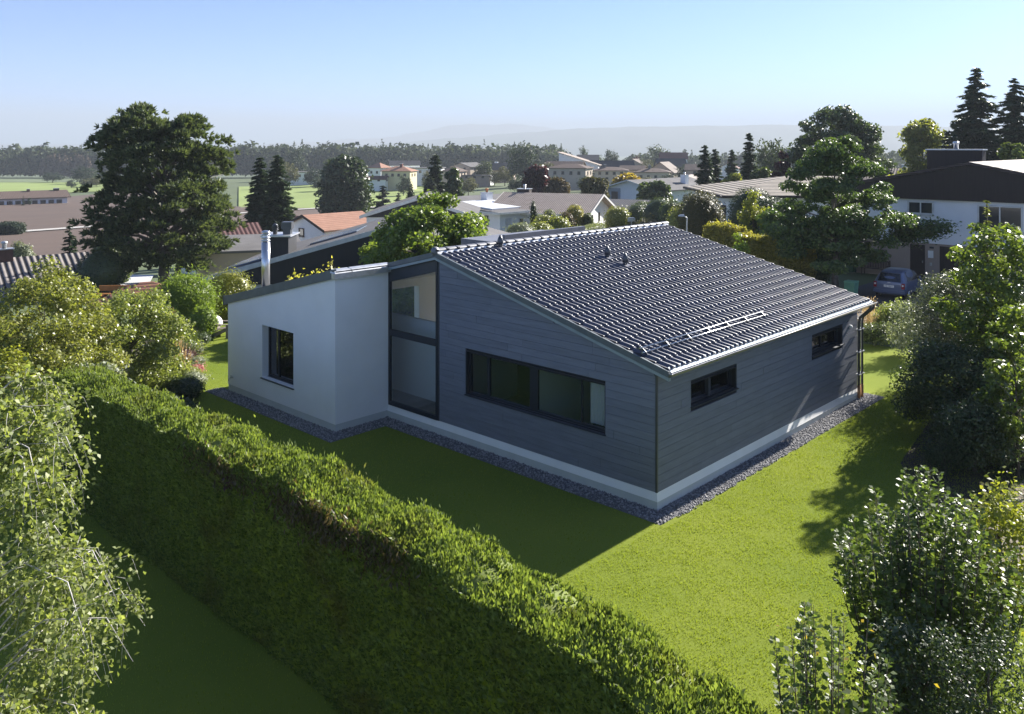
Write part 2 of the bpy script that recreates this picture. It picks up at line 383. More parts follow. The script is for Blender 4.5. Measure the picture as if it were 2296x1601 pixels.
def place_plank(poly, axis, base):
    pr = r1.uniform(0, .005)
    me = plank_mesh(poly, axis, base - .004 - pr, base + .026) if True else None
    link('plank', me, clad)
z = -.086; row = 0
while z < 4.40:
    t = min(z + ROW - .006, 4.40)
    lo = 0.035 if z < 2.60 else (z - 2.59) / .2507 + .01
    for ya, yb in runs(lo, A - .06, r1, r1.uniform(0, 2.6)):
        segs = [(ya, yb)]
        if t > z0 - .01 and z < z1 + .01:
            segs = [(p, q) for p, q in ((ya, min(yb, y0 - .03)), (max(ya, y1 + .03), yb)) if q - p > .05]
        for p_, q_ in segs:
            zlo, zhi = z, t
            if z < z0 < t and not (q_ <= y0 or p_ >= y1): zhi = z0
            lt = max(p_, (t - 2.59) / .2507 + .01) if t > 2.6 else p_
            lt = min(lt, q_ - .01)
            place_plank([(p_ + .003, zlo), (q_ - .003, zlo), (q_ - .003, zhi), (lt + .003, zhi)], 'x', .0)
    z += ROW; row += 1
z = -.086
while z < 2.58:
    t = min(z + ROW - .006, 2.60)
    for xa, xb in runs(.035, LX - .02, r1, r1.uniform(0, 2.6)):
        segs = [(xa, xb)]
        if t > 1.49 and z < 2.0:
            segs = []
            e = xa
            for (wa, wb, _, _) in RWINS:
                if wa - .03 - e > .05: segs.append((e, min(xb, wa - .03)))
                e = max(e, wb + .03)
            segs.append((e, xb))
            segs = [(max(p, xa), min(q, xb)) for p, q in segs]
            segs = [(p, q) for p, q in segs if q - p > .05]
        for p_, q_ in segs: place_plank([(p_ + .003, z), (q_ - .003, z), (q_ - .003, t), (p_ + .003, t)], 'y', .0)
    z += ROW
# corner profile and edge trim
MB().box(-.012, .034, -.012, .034, -.09, 2.62).build('corner_trim', M['darkmetal'], H)
MB().box(-.016, .03, A - .058, A - .002, -.09, zw(A)).build('corner_trim', M['trim'], H)

# windows: a frame each, with panes and sill
def window(par, pl, u0, u1, z0, z1, sgn, bars, deep=.11, glass='glass', sill=True, fw=.06, out=.0):
    """pl 'x': in a wall facing -X at x=out (u is y); pl 'y': wall facing -Y (u is x)"""
    b = MB()
    def bx(ua, ub, za, zb, d0, d1):
        if pl == 'x': b.box(d0, d1, ua, ub, za, zb)
        else: b.box(ua, ub, d0, d1, za, zb)
    d0, d1 = out + deep, out + deep + .07
    bx(u0, u1, z1 - fw, z1, d0, d1); bx(u0, u1, z0, z0 + fw, d0, d1)
    bx(u0, u0 + fw, z0 + fw, z1 - fw, d0, d1); bx(u1 - fw, u1, z0 + fw, z1 - fw, d0, d1)
    edges = [u0 + fw]
    for (c_, wd) in bars:
        bx(c_ - wd/2, c_ + wd/2, z0 + fw, z1 - fw, d0, d1); edges += [c_ - wd/2, c_ + wd/2]
    edges.append(u1 - fw)
    # reveal lining
    bx(u0 - .03, u0 - .001, z0, z1, out + .004, d1); bx(u1 + .001, u1 + .03, z0, z1, out + .004, d1); bx(u0 - .03, u1 + .03, z1 + .001, z1 + .022, out + .004, d1)
    f = b.build('window', M['frame'], par)
    for i in range(0, len(edges), 2):
        g = MB(); a_, b_ = edges[i], edges[i+1]
        if pl == 'x': g.box(d0 + .030, d0 + .036, a_, b_, z0 + fw, z1 - fw)
        else: g.box(a_, b_, d0 + .030, d0 + .036, z0 + fw, z1 - fw)
        g.build('pane', M[glass], f)
    if sill:
        s = MB()
        if pl == 'x': s.hexa([(out - .05, u0 - .05, z0 - .035), (d0, u0 - .05, z0 - .02), (d0, u1 + .05, z0 - .02), (out - .05, u1 + .05, z0 - .035)],
                             [(out - .05, u0 - .05, z0 - .018), (d0, u0 - .05, z0 + .004), (d0, u1 + .05, z0 + .004), (out - .05, u1 + .05, z0 - .018)])
        else: s.hexa([(u0 - .05, out - .06, z0 - .035), (u1 + .05, out - .06, z0 - .035), (u1 + .05, d0, z0 - .02), (u0 - .05, d0, z0 - .02)],
                     [(u0 - .05, out - .06, z0 - .018), (u1 + .05, out - .06, z0 - .018), (u1 + .05, d0, z0 + .004), (u0 - .05, d0, z0 + .004)])
        s.build('sill', M['trim'], f)
    return f
window(H, 'x', FWIN[0], FWIN[1], FWIN[2], FWIN[3], -1, [(3.72, .26), (5.32, .09), (2.2, .02)])
for a_, b_, c_, d_ in RWINS: window(H, 'y', a_, b_, c_, d_, -1, [((a_ + b_) / 2, .05)], deep=.20, glass='glass_dark', fw=.04)
LW = (11.45, 13.2, .36, 1.98)
window(H, 'x', LW[0], LW[1], LW[2], LW[3], -1, [(12.62, .07)], deep=.22, glass='glass_dark', out=DX)

# tall glazed strip between timber and render
g = MB()
TR0, TR1 = 1.95, 2.13
g.box(-.03, .05, A + .002, A + .07, -.09, zw(A + .04)); g.box(-.03, .05, B - .075, B - .002, -.09, zw(B - .04))
g.box(-.03, .05, A + .07, B - .075, -.09, .03); g.box(-.035, .05, A + .07, B - .075, TR0, TR1)
tg = g.build('window', M['frame'], H)
MB().prism([(A + .07, 4.02), (B - .075, 3.52), (B - .075, zw(B - .075)), (A + .07, zw(A + .07))], -.022, .05, 'x').build('top_panel', M['trim'], tg)
MB().prism([(A + .07, .03), (B - .075, .03), (B - .075, TR0), (A + .07, TR0)], .005, .012, 'x').build('pane', M['glass'], tg)
MB().prism([(A + .07, TR1), (B - .075, TR1), (B - .075, 3.52), (A + .07, 4.02)], .005, .012, 'x').build('pane', M['glass'], tg)

# white rendered block
b = MB()
b.box(DX, 0.12, B, B + .30, -.25, zw(B + .15) - .02)                      # side wall
def wallx(y0, y1, za, zb0, zb1): b.prism([(y0, za), (y1, za), (y1, zb1), (y0, zb0)], DX, DX + .30, 'x')
wallx(B + .30, LW[0], -.25, zw(B + .3), zw(LW[0])); wallx(LW[1], E1, -.25, zw(LW[1]), zw(E1))
wallx(LW[0], LW[1], -.25, LW[2], LW[2]); wallx(LW[0], LW[1], LW[3], zw(LW[0]), zw(LW[1]))
b.box(DX + .3, 4.5, E1 - .3, E1, -.25, zw(E1)); b.box(6.0, LX, E1 - .3, E1, -.25, zw(E1)); b.box(4.5, 6.0, E1 - .3, E1, 2.05, zw(E1))
b.build('rendered_wall', M['render_white'], H)
b = MB(); b.box(DX + .015, 0.12, B + .012, B + .3, GZ - .2, -.252); b.box(DX + .015, DX + .3, B + .3, E1 - .012, GZ - .2, -.252); b.box(DX + .3, LX, E1 - .3, E1 - .012, GZ - .2, -.252)
b.build('plinth', M['plinth'], H)
b = MB(); b.prism([(0.12, 2.6 - .2), (A, 4.2), (A, -.2), (.12, -.2)], LX - .25, LX, 'x'); b.prism([(A, 2.35), (A, 4.2), (E1, 2.3), (E1, 2.2)], LX - .25, LX, 'x')
b.build('rear_wall', M['render_white'], H)

# rooms seen through the glass
b = MB()
b.box(.13, LX - .26, .13, A - .1, -.10, -.03); b.box(.13, LX - .26, A - .1, B + .29, -.10, -.03); b.box(DX + .31, LX - .26, B + .29, E1 - .31, -.10, -.03)
b.build('room_floor', M['roomfloor'], H)
b = MB()
b.box(.95, 1.07, A + .02, B + 1.2, -.03, 2.30)                     # parapet wall close behind the tall glass
b.box(.14, LX - .3, A - .10, A + .0, -.03, 4.15)                        # wall between the rooms
b.box(.14, 3.2, 3.66, 3.78, -.03, 3.3)                               # between the two front rooms
b.build('partition_wall', M['room'], H)
MB().box(.5, 3.2, 3.9, 7.0, 2.5, 2.6).box(3.1, 3.2, 3.79, A - .11, -.03, 2.5).box(2.4, 2.5, .13, 3.65, -.03, 2.5).box(.13, 3.2, 3.785, 3.80, -.03, 2.5).build('room_shade_panels', M['roomdark'], H)  # near-black sheets stand in for the shade inside the front rooms
MB().prism([(A, 4.25), (E1 - .3, 2.35), (E1 - .3, 2.40), (A, 4.30)], .13, LX - .3, 'x').prism([(B + .3, 3.73), (E1 - .3, 2.35), (E1 - .3, 2.40), (B + .3, 3.78)], DX + .31, .129, 'x').build('ceiling', M['room'], H)
MB().prism([(.13, 2.55), (A - .1, 4.2), (A - .1, 4.25), (.13, 2.6)], .13, LX - .3, 'x').build('ceiling', M['room'], H)

for (xa, ya, yb, za, zb, ax) in ((DX + .50, 12.72, 13.12, .40, 1.95, 0), (.34, 1.52, 2.1, .9, 1.98, 0)):
    b = MB(); m_ = 14; pts = [(xa + .035 * (i % 2), ya + (yb - ya) * i / m_) for i in range(m_ + 1)]
    b.add([(p_, q_, za) for p_, q_ in pts] + [(p_, q_, zb) for p_, q_ in pts] + [(p_ + .004, q_, za) for p_, q_ in pts] + [(p_ + .004, q_, zb) for p_, q_ in pts],
          [(i, i+1, m_+2+i, m_+1+i) for i in range(m_)] + [(2*m_+2+i, 3*m_+3+i, 3*m_+4+i, 2*m_+3+i) for i in range(m_)]); b.build('curtain', M['room'], H)
# ---------------------------------------------------------------- roof
roof = MB().prism([(-.34, 2.66), (A, 4.545), (E1 + .12, 2.59), (E1 + .12, 2.47), (A, 4.40), (-.34, 2.52)], -.06, LX + .06, 'x')
roof.prism([(B - .10, 4.03), (E1 + .12, 2.59), (E1 + .12, 2.47), (B - .10, 3.90)], DX - .02, -.062, 'x')
RF = roof.build('roof', mat('roof_membrane', (.12, .125, .13), .8, .15, 2), H)
# tiles: one shape shared by all of them
TWd, TG = .2135, .356
prof = [(0, .010), (.015, .004), (.095, .004), (.106, .014), (.120, .046), (.138, .056), (.176, .052), (.195, .036), (.2135, .012)]
tv = []
for (yy, dz) in ((0, -.016), (.030, .004), (TG + .04, -.004)):
    tv += [(px, yy, pz + (dz if pz > .02 or dz > -.01 else -.004) + .030 * (1 - yy / (TG + .04))) for px, pz in prof]
tv += [(px, .004, min(pz, .03) - .030 + .030) for px, pz in prof]
n9 = len(prof); tf = [(r*n9+i, r*n9+i+1, (r+1)*n9+i+1, (r+1)*n9+i) for r in range(2) for i in range(n9-1)]
tf += [(3*n9+i, 3*n9+i+1, i+1, i) for i in range(n9-1)]
tile_me = bpy.data.meshes.new('roof_tile'); tile_me.from_pydata(tv, [], tf); tile_me.materials.append(M['tile'])
tile_me.polygons.foreach_set('use_smooth', [True]*16 + [False]*8); tile_me.update()
SL = math.atan2(4.545 - 2.66, A + .34); ca, sa = math.cos(SL), math.sin(SL)
NT, NR = 53, 21
X0 = -.07; slope_len = (A + .34) / ca; TG2 = (slope_len - .10) / NR
pos = []
for r in range(NR):
    for i in range(NT):
        L = -.03 + r * TG2
        pos.append((X0 + i * TWd, -.34 + L * ca, 2.672 + L * sa))
pos = np.array(pos)
dist = np.linalg.norm(pos - CAM, axis=1); order = np.argsort(dist)
rt = np.random.default_rng(5)
TVn = np.array(tv); TFn = np.array(tf); Vs = []; Fs = []; k0 = 0
rotx = np.array([[1, 0, 0], [0, ca, -sa], [0, sa, ca]])
for n_, idx in enumerate(order):
    p_ = pos[idx]; jit = rt.normal(0, .0022, 3); jr = rt.normal(0, .006)
    if n_ < 296:
        o = link('roof_tile', tile_me, RF, tuple(p_ + jit)); o.rotation_euler = (SL + jr * .6, 0, jr)
    else:
        Vs.append((TVn @ rotx.T) + p_ + jit); Fs.append(TFn + k0); k0 += len(TVn)
o = link('roof_tiles_beyond', npmesh('roof_tiles_beyond', np.concatenate(Vs), np.concatenate(Fs), M['tile'], True), RF); tag(o, kind='stuff')
# ridge tiles with clips
rm = MB(); nrg = 29; RL = (LX + .30) / nrg
seg = [(math.cos(a), math.sin(a)) for a in np.linspace(-.15, math.pi + .15, 9)]
rv = []
for (xx, rr) in ((0, .125), (.05, .128), (RL + .05, .112)): rv += [(xx, .0 + rr * c_, rr * .62 * s_) for c_, s_ in seg]
rf = [(r*9+i, (r+1)*9+i, (r+1)*9+i+1, r*9+i+1) for r in range(2) for i in range(8)]
ridge_me = bpy.data.meshes.new('ridge_tile'); ridge_me.from_pydata(rv + [(0, .105*c_, .55*.105*s_) for c_, s_ in seg], [], rf + [(i, i+1, 27+i+1, 27+i) for i in range(8)])
ridge_me.materials.append(M['ridge']); ridge_me.polygons.foreach_set('use_smooth', [True]*16 + [False]*8)
clip_me = MB().box(-.02, .06, -.150, -.112, -.015, .03).mesh('ridge_clip', M['backing'])
for i in range(nrg):
    o = link('ridge_tile', ridge_me, RF, (-.16 + i * RL, A, 4.615 + rt.normal(0, .002)))
    link('ridge_clip', clip_me, RF, (-.16 + i * RL, A, 4.63))
MB().prism([(A - .16, 4.51), (A + .16, 4.51), (A + .12, 4.60), (A - .12, 4.60)], -.13, LX + .12, 'x').build('ridge_underlay', M['zinc'], RF)
MB().lathe([(.10, -.10), (.125, -.10), (.12, .0), (.0, .075)], n=10).build('ridge_cap', M['ridge'], RF, (-.155, A, 4.60)).rotation_euler = (0, R(-90), 0)

# edge flashings
def verge(x0, x1, pts, up, dn, m, name):
    b = MB(); b.prism([(y, z_ - dn) for y, z_ in pts] + [(y, z_ + up) for y, z_ in reversed(pts)], x0, x1, 'x')
    return b.build(name, m, RF)
verge(-.135, -.062, [(-.40, zw(-.40) - .02), (A, zw(A) + .0), (B - .11, zw(B - .11) - .0)], .05, .02, M['verge'], 'verge_board')
verge(-.150, -.085, [(-.40, zw(-.4) + .042), (A, zw(A) + .062), (B - .11, zw(B - .11) + .062)], .135, .0, M['flash'], 'verge_flashing')
verge(LX + .062, LX + .135, [(-.40, zw(-.40) - .02), (A, zw(A)), (E1 + .1, zw(E1 + .1))], .20, .02, M['flash'], 'verge_board')
verge(DX - .075, DX - .004, [(B - .06, zw(B - .06) - .03), (E1 + .16, zw(E1 + .16) - .03)], .24, .02, M['flash'], 'parapet_flashing')
b = MB(); b.hexa([(DX - .075, E1 + .13, 2.30), (LX + .1, E1 + .13, 2.30), (LX + .1, E1 + .2, 2.30), (DX - .075, E1 + .2, 2.30)],
                 [(DX - .075, E1 + .13, 2.62), (LX + .1, E1 + .13, 2.62), (LX + .1, E1 + .2, 2.60), (DX - .075, E1 + .2, 2.60)]); b.build('eave_flashing', M['flash'], RF)
for xa, xb in ((DX - .11, -1.42), (-1.414, -.02)):
    b = MB(); zc = zw(B) - .05
    b.hexa([(xa, B - .13, zc), (xb, B - .13, zc), (xb, B + .02, zc), (xa, B + .02, zc)], [(xa, B - .13, zc + .15), (xb + (.0 if xb < -1 else .12), B - .13, zc + .15), (xb, B + .02, zc + .15), (xa, B + .02, zc + .15)])
    b.hexa([(xa + .02, B - .128, zc + .151), (xb + (.0 if xb < -1 else .12), B - .128, zc + .151), (xb, B + .12, zc + .151), (xa + .02, B + .12, zc + .151)],
           [(xa + .05, B - .05, zc + .22), (xb + (.0 if xb < -1 else .08), B - .05, zc + .22), (xb, B + .10, zc + .26), (xa + .05, B + .10, zc + .26)])
    b.build('coping', M['zinc'], RF)
MB().box(3.9, 8.0, 8.35, 8.47, 3.9, 4.66).box(3.9, 8.0, 8.47, 10.4, 3.8, 4.40).build('roof_upstand', M['ridge'], RF)

# gutter, downpipes, snow guard, vents, chimney, small fittings
b = MB(); gy, gz, gr = -.46, 2.635, .072; n = 9; vs = []
for xx in (-.17, LX + .22):
    for rr in (gr, gr - .008):
        vs += [(xx, gy + rr * math.cos(a), gz + rr * math.sin(a)) for a in np.linspace(math.pi, 2 * math.pi, n)]
fs = [(i, 2*n+i, 2*n+i+1, i+1) for i in range(n-1)] + [(n+i, n+i+1, 3*n+i+1, 3*n+i) for i in range(n-1)] + [(0, n, 3*n, 2*n), (n-1, 3*n-1, 4*n-1, 2*n-1)][:2]
fs += [tuple(range(n)), tuple(range(3*n-1, 2*n-1, -1))]
b.add(vs, fs, True); b.tube([(-.17, gy - gr, gz), (LX + .22, gy - gr, gz)], .011, 6); b.build('gutter', M['gutter'], RF)
MB().prism([(-.40, 2.60), (-.33, 2.70), (-.33, 2.73), (-.415, 2.625)], -.06, LX + .1, 'x').build('eave_strip', M['verge'], RF)
for xx, so in ((LX - .12, 0), (LX + .13, .03)):
    b = MB(); b.tube([(xx + so, gy + .02, 2.56), (xx + so, gy + .02, 2.46), (xx, -.12, 2.14), (xx, -.09, 1.95), (xx, -.09, .02)], .040, 9)
    dp = b.build('downpipe', M['darkmetal'], H)
    MB().tube([(xx, -.09, .02), (xx, -.09, -.40)], .048, 9).build('pipe_shoe', M['copper'], dp)
    for zz in (1.75, 1.05, .35): MB().box(xx - .075, xx + .06, -.150, -.02, zz, zz + .03).build('pipe_bracket', M['zinc'], dp)
def roofpt(y): return 2.672 + (y + .34) * math.tan(SL)
sg = None
b = MB(); ys = .42
for dy, dz in ((0, .155), (-.07, .085)): b.tube([(-.05, ys + dy, roofpt(ys + dy) + dz), (5.75, ys + dy, roofpt(ys + dy) + dz)], .017, 8)
sg = b.build('snow_guard', M['steel'], RF)
for i in range(7):
    xx = .05 + i * .93
    MB().hexa([(xx, ys - .16, roofpt(ys - .16) + .04), (xx + .014, ys - .16, roofpt(ys - .16) + .04), (xx + .014, ys + .2, roofpt(ys + .2) + .05), (xx, ys + .2, roofpt(ys + .2) + .05)],
              [(xx, ys - .11, roofpt(ys - .1) + .10), (xx + .014, ys - .11, roofpt(ys - .1) + .10), (xx + .014, ys + .02, roofpt(ys) + .175), (xx, ys + .02, roofpt(ys) + .175)]).build('guard_bracket', M['darkmetal'], sg)
def vent(x, y, s=.74):
    z_ = roofpt(y)
    b = MB(); b.lathe([(.085*s, -.05), (.085*s, .20*s), (.078*s, .22*s)], n=12)
    b.lathe([(.115*s, .17*s), (.125*s, .30*s), (.10*s, .40*s), (.02*s, .55*s)], n=12)
    v = b.build('roof_vent', M['darkmetal'], RF, (x, y, z_))
    MB().box(-.17*s, .17*s, -.22*s, .22*s, 0, .03).build('vent_base', M['tile'], v).rotation_euler = (SL, 0, 0)
    v.children[0].location = (0, 0, .035)
def ray(px, py):                               # px, py in the 2296-wide picture: direction of that line of sight
    return np.array([*(FW + (px - 1148) / K * RT), -(py - 326.2) / K])
def on_roof(px, py):
    d = ray(px, py); t = 10.0
    for _ in range(60):
        P = CAM + d * t; t += (P[2] - roofpt(P[1])) / (abs(d[2]) + .25 * d[1]) * .9
    return CAM + d * t
for px, py in ((1119, 556), (1362, 580), (1402, 597)):
    P = on_roof(px, py); vent(P[0], min(P[1], A - .25))
ch = MB().tube([(0, 0, 0), (0, 0, 1.62)], .137, 20).tube([(0, 0, 1.1), (0, 0, 1.115)], .141, 20)
for i in range(3): ch.lathe([(.11, 1.64 + i*.095), (.15, 1.66 + i*.095), (.14, 1.69 + i*.095), (.10, 1.70 + i*.095)], n=20)
ch.lathe([(.09, 1.60), (.09, 1.95)], n=14).lathe([(.15, 1.93), (.14, 1.96), (.06, 2.00)], n=20)
ch.build('chimney_pipe', M['steel'], H, (-1.0, 14.5, 2.74))
b = MB(); b.tube([(0, 0, 0), (-.10, 0, 0)], .022, 8).tube([(-.09, 0, .0), (-.14, .0, -.01), (-.15, 0, -.09)], .016, 8).tube([(-.07, 0, 0), (-.07, 0, .05)], .012, 6).box(-.10, -.04, -.045, .045, .05, .062).lathe([(.04, -.004), (.04, .004)], n=8)
b.build('garden_tap', M['zinc'], H, (DX, 15.0, .02))
MB().lathe([(.05, 0), (.055, .04), (.04, .08)], n=10).build('wall_lamp', M['white'], H, (10.55, -.005, 1.93)).rotation_euler = (R(90), 0, 0)

# gravel strip round the house
b = MB(); zg = GZ + .006
b.prism([(-.62, -.50), (LX + .55, -.50), (LX + .55, 0), (-.05, 0), (-.05, B - .62), (DX - .55, B - .62), (DX - .55, E1 + .45), (DX, E1 + .45), (DX, B), (-.62, B - .62)][:0] or [(-.6, -.5), (0, -.5), (0, B), (-.6, B)], zg - .1, zg, 'z')
b.prism([(DX - .58, B - .6), (-.601, B - .6), (-.601, B), (DX - .58, B)], zg - .1, zg, 'z'); b.prism([(DX - .58, B), (DX, B), (DX, E1 + .4), (DX - .58, E1 + .4)], zg - .1, zg, 'z')
gb = b.build('gravel_strip', M['gravel']); tag(gb, kind='structure')
def gz_at(x, y): return tz(x, y) + .012
sheet('gravel_strip', [(0, -.52), (LX + .6, -.62), (LX + .6, .1), (0, .1)], M['gravel'], .012, 24, 2)
rg = np.random.default_rng(8); N = 9000
areas = [(-.6, 0, -.5, B), (DX - .58, -.6, B - .6, B), (DX - .58, DX, B, E1 + .4), (0, LX + .6, -.6, 0)]
ar = np.array([(a[1]-a[0]) * (a[3]-a[2]) for a in areas]); pick = rg.choice(4, N, p=ar / ar.sum())
aa = np.array(areas)[pick]; gx = aa[:, 0] + rg.random(N) * (aa[:, 1] - aa[:, 0]); gyy = aa[:, 2] + rg.random(N) * (aa[:, 3] - aa[:, 2])
gs = rg.uniform(.014, .034, N); gzz = terr(gx, gyy) + .02
octv = np.array([(1, 0, 0), (0, 1, 0), (-1, 0, 0), (0, -1, 0), (0, 0, .8), (0, 0, -.8)]); octf = np.array([(0,1,4),(1,2,4),(2,3,4),(3,0,4),(1,0,5),(2,1,5),(3,2,5),(0,3,5)])
V = octv[None] * gs[:, None, None] * rg.uniform(.6, 1.3, (N, 1, 3)); an = rg.random(N) * 6.28
V = np.stack([V[..., 0]*np.cos(an)[:, None] - V[..., 1]*np.sin(an)[:, None], V[..., 0]*np.sin(an)[:, None] + V[..., 1]*np.cos(an)[:, None], V[..., 2]], -1) + np.stack([gx, gyy, gzz], -1)[:, None]
o = link('gravel', npmesh('gravel', V.reshape(-1, 3), (octf[None] + (np.arange(N)*6)[:, None, None]).reshape(-1, 3), leafmat('gravel_stones', (.16, .16, .17), (.42, .41, .41), 0.0, .8, .3))); tag(o, kind='stuff')

# ------------------------------------------------------------------ neighbouring houses
YR = math.atan2(RT[1], RT[0])
HM = dict(
 white = mat('house_white', (.80, .81, .82), .85, .04, .8), cream = mat('house_cream', (.56, .48, .36), .85, .05, .8),
 beige = mat('house_beige', (.50, .42, .33), .85, .05, .8), yellow = mat('house_yellow', (.62, .55, .36), .85, .05, .8),
 grey = mat('house_grey', (.28, .31, .36), .8, .05, .8), tan = mat('house_tan', (.36, .29, .24), .85, .06, .8),
 black = mat('house_black', (.012, .013, .017), .6, .15, 1, stretch=(8, 8, 1)), brownclad = mat('house_brown_boards', (.030, .021, .018), .75, .2, 1, stretch=(9, 9, .6)),
 darkroof = ribbed('roof_dark', (.075, .075, .085), (.035, .035, .04), 'X', .32), greyroof = mat('roof_grey', (.15, .145, .145), .9, .14, .6, spec=.1),
 orange = ribbed('roof_orange', (.36, .205, .145), (.28, .15, .105), 'X', .40, depth=.02), red = ribbed('roof_red', (.19, .085, .07), (.12, .05, .045), 'X', .4),
 maroon = ribbed('roof_maroon', (.14, .075, .07), (.06, .03, .03), 'X', .45), brownroof = ribbed('roof_brown', (.155, .115, .095), (.09, .065, .055), 'X', .4),
 taneternit = ribbed('roof_corrugated_tan', (.40, .33, .28), (.22, .18, .155), 'X', .24, depth=.05), tancourse = ribbed('roof_tan_courses', (.33, .29, .24), (.07, .06, .05), 'Z', .115, depth=.06),
 ribgrey = ribbed('roof_ribbed_grey', (.23, .21, .20), (.025, .025, .028), 'X', .42, depth=.08), browntile = ribbed('roof_brown_courses', (.14, .11, .10), (.05, .04, .04), 'Z', .10, depth=.05),
 redbrick = ribbed('roof_redbrown_tiles', (.22, .105, .075), (.10, .05, .04), 'Z', .13, depth=.05),
 solar = mat('solar_panel', (.16, .20, .27), .12, .05, 2, spec=.8), pane = mat('far_pane', (.03, .036, .045), .12, .1, 2, spec=.7),
 wframe = mat('far_frame', (.60, .60, .58), .6), dframe = mat('far_frame_brown', (.06, .04, .032), .6), shutter = mat('roller_shutter', (.55, .56, .57), .6),
 skylight = mat('skylight_sheet', (.62, .63, .64), .5, .03, 1), brick = mat('chimney_brown', (.16, .09, .065), .85, .15, 3), orangepot = mat('clay_pot', (.55, .20, .07), .7),
)
def house(name, px, dep, rot, L, W, hw, roof, rise, wallm, roofm, label=None, oh=.5, z0=None, wins=(), fascia=None, gable=None, chim=(), group=None, origin='c', root=None, cat='house', th=.18, foot=3.0, off=(0, 0)):
    """local x along the front, front wall at y=0; rot in degrees against the line square to the view"""
    x, y = at(px, dep); z = tz(x, y) if z0 is None else z0
    if root is None:
        root = empty(name, (x, y, z), YR + R(rot)); tag(root, label, cat, group); off = (0, 0)
    ox, oy = off; x0, x1 = (ox - L/2, ox + L/2) if origin == 'c' else ((ox - L, ox) if origin == 'r' else (ox, ox + L))
    y0, y1 = oy, oy + W; xm, ym = (x0 + x1) / 2, (y0 + y1) / 2
    b = MB(); r = MB(); b.box(x0, x1, y0, y1, -foot, hw)
    if roof == 'gx':
        b.prism([(y0, hw), (y1, hw), (ym, hw + rise)], x0, x1, 'x'); s = rise / (W / 2)
        for sg in (-1, 1):
            ye = y0 - oh if sg < 0 else y1 + oh; ze = hw - oh * s
            pl = [(ye, ze), (ym, hw + rise), (ym, hw + rise + th), (ye, ze + th)]
            r.prism(pl if sg < 0 else pl[::-1], x0 - oh, x1 + oh, 'x')
    elif roof == 'gy':
        b.prism([(x0, hw), (x1, hw), (xm, hw + rise)], y0, y1, 'y'); s = rise / (L / 2)
        for sg in (-1, 1):
            xe = x0 - oh if sg < 0 else x1 + oh; ze = hw - oh * s
            pl = [(xe, ze), (xm, hw + rise), (xm, hw + rise + th), (xe, ze + th)]
            r.prism(pl if sg < 0 else pl[::-1], y0 - oh, y1 + oh, 'y')
    elif roof == 'hip':
        e = [(x0-oh, y0-oh), (x1+oh, y0-oh), (x1+oh, y1+oh), (x0-oh, y1+oh)]
        if L >= W: h = W / 2; rd = [(x0 + h - oh*.0, ym), (x1 - h, ym)]; fs = [(4,5,9,8), (5,6,9), (6,7,8,9), (7,4,8)]
        else: h = L / 2; rd = [(xm, y0 + h), (xm, y1 - h)]; fs = [(4,5,8), (5,6,9,8), (6,7,9), (7,4,8,9)]
        v = [(p, q, hw - .05) for p, q in e] + [(p, q, hw + .12) for p, q in e] + [(p, q, hw + rise) for p, q in rd]
        r.add(v, [(0,3,2,1), (0,1,5,4), (1,2,6,5), (2,3,7,6), (3,0,4,7)] + fs)
    elif roof == 'mono':                                     # rises towards +x when rise > 0, -x when < 0
        za, zb = (hw, hw + rise) if rise > 0 else (hw - rise, hw)
        b.prism([(x0, hw - .01), (x1, hw - .01), (x1, zb), (x0, za)], y0, y1, 'y'); s = (zb - za) / L
        r.prism([(x0 - oh, za - s*oh), (x1 + oh, zb + s*oh), (x1 + oh, zb + s*oh + th), (x0 - oh, za - s*oh + th)], y0 - oh, y1 + oh, 'y')
    elif roof == 'monoy':
        b.prism([(y0, hw - .01), (y1, hw - .01), (y1, hw + rise), (y0, hw)], x0, x1, 'x'); s = rise / W
        r.prism([(y0 - oh, hw - s*oh), (y1 + oh, hw + rise + s*oh), (y1 + oh, hw + rise + s*oh + th), (y0 - oh, hw - s*oh + th)], x0 - oh, x1 + oh, 'x')
    else: r.box(x0 - oh, x1 + oh, y0 - oh, y1 + oh, hw, hw + .3)
    b.build('wall', HM[wallm], root); ro = r.build('roof', HM[roofm], root)
    if fascia:
        f = MB()
        if roof == 'gx':
            f.box(x0 - oh, x1 + oh, y0 - oh - .05, y0 - oh - .003, hw - oh * rise / (W/2) - .06, hw - oh * rise / (W/2) + th)
            for xx in (x0 - oh - .04, x1 + oh + .004):
                for sg in (-1, 1):
                    ye = y0 - oh if sg < 0 else y1 + oh; ze = hw - oh * rise / (W/2)
                    pl = [(ye, ze - .05), (ym, hw + rise - .05), (ym, hw + rise + th + .03), (ye, ze + th + .03)]
                    f.prism(pl if sg < 0 else pl[::-1], xx, xx + .036, 'x')
        elif roof == 'gy':
            for sg in (-1, 1):
                xe = x0 - oh if sg < 0 else x1 + oh; ze = hw - oh * rise / (L/2)
                pl = [(xe, ze - .05), (xm, hw + rise - .05), (xm, hw + rise + th + .03), (xe, ze + th + .03)]
                f.prism(pl if sg < 0 else pl[::-1], y0 - oh - .04, y0 - oh - .004, 'y')
        else: f.box(x0 - oh - .03, x1 + oh + .03, y0 - oh - .05, y0 - oh - .004, hw - .12, hw + .14).box(x1 + oh + .004, x1 + oh + .05, y0 - oh, y1 + oh, hw - .12, hw + .14).box(x0 - oh - .05, x0 - oh - .004, y0 - oh, y1 + oh, hw - .12, hw + .14)
        f.build('fascia', HM[fascia], root)
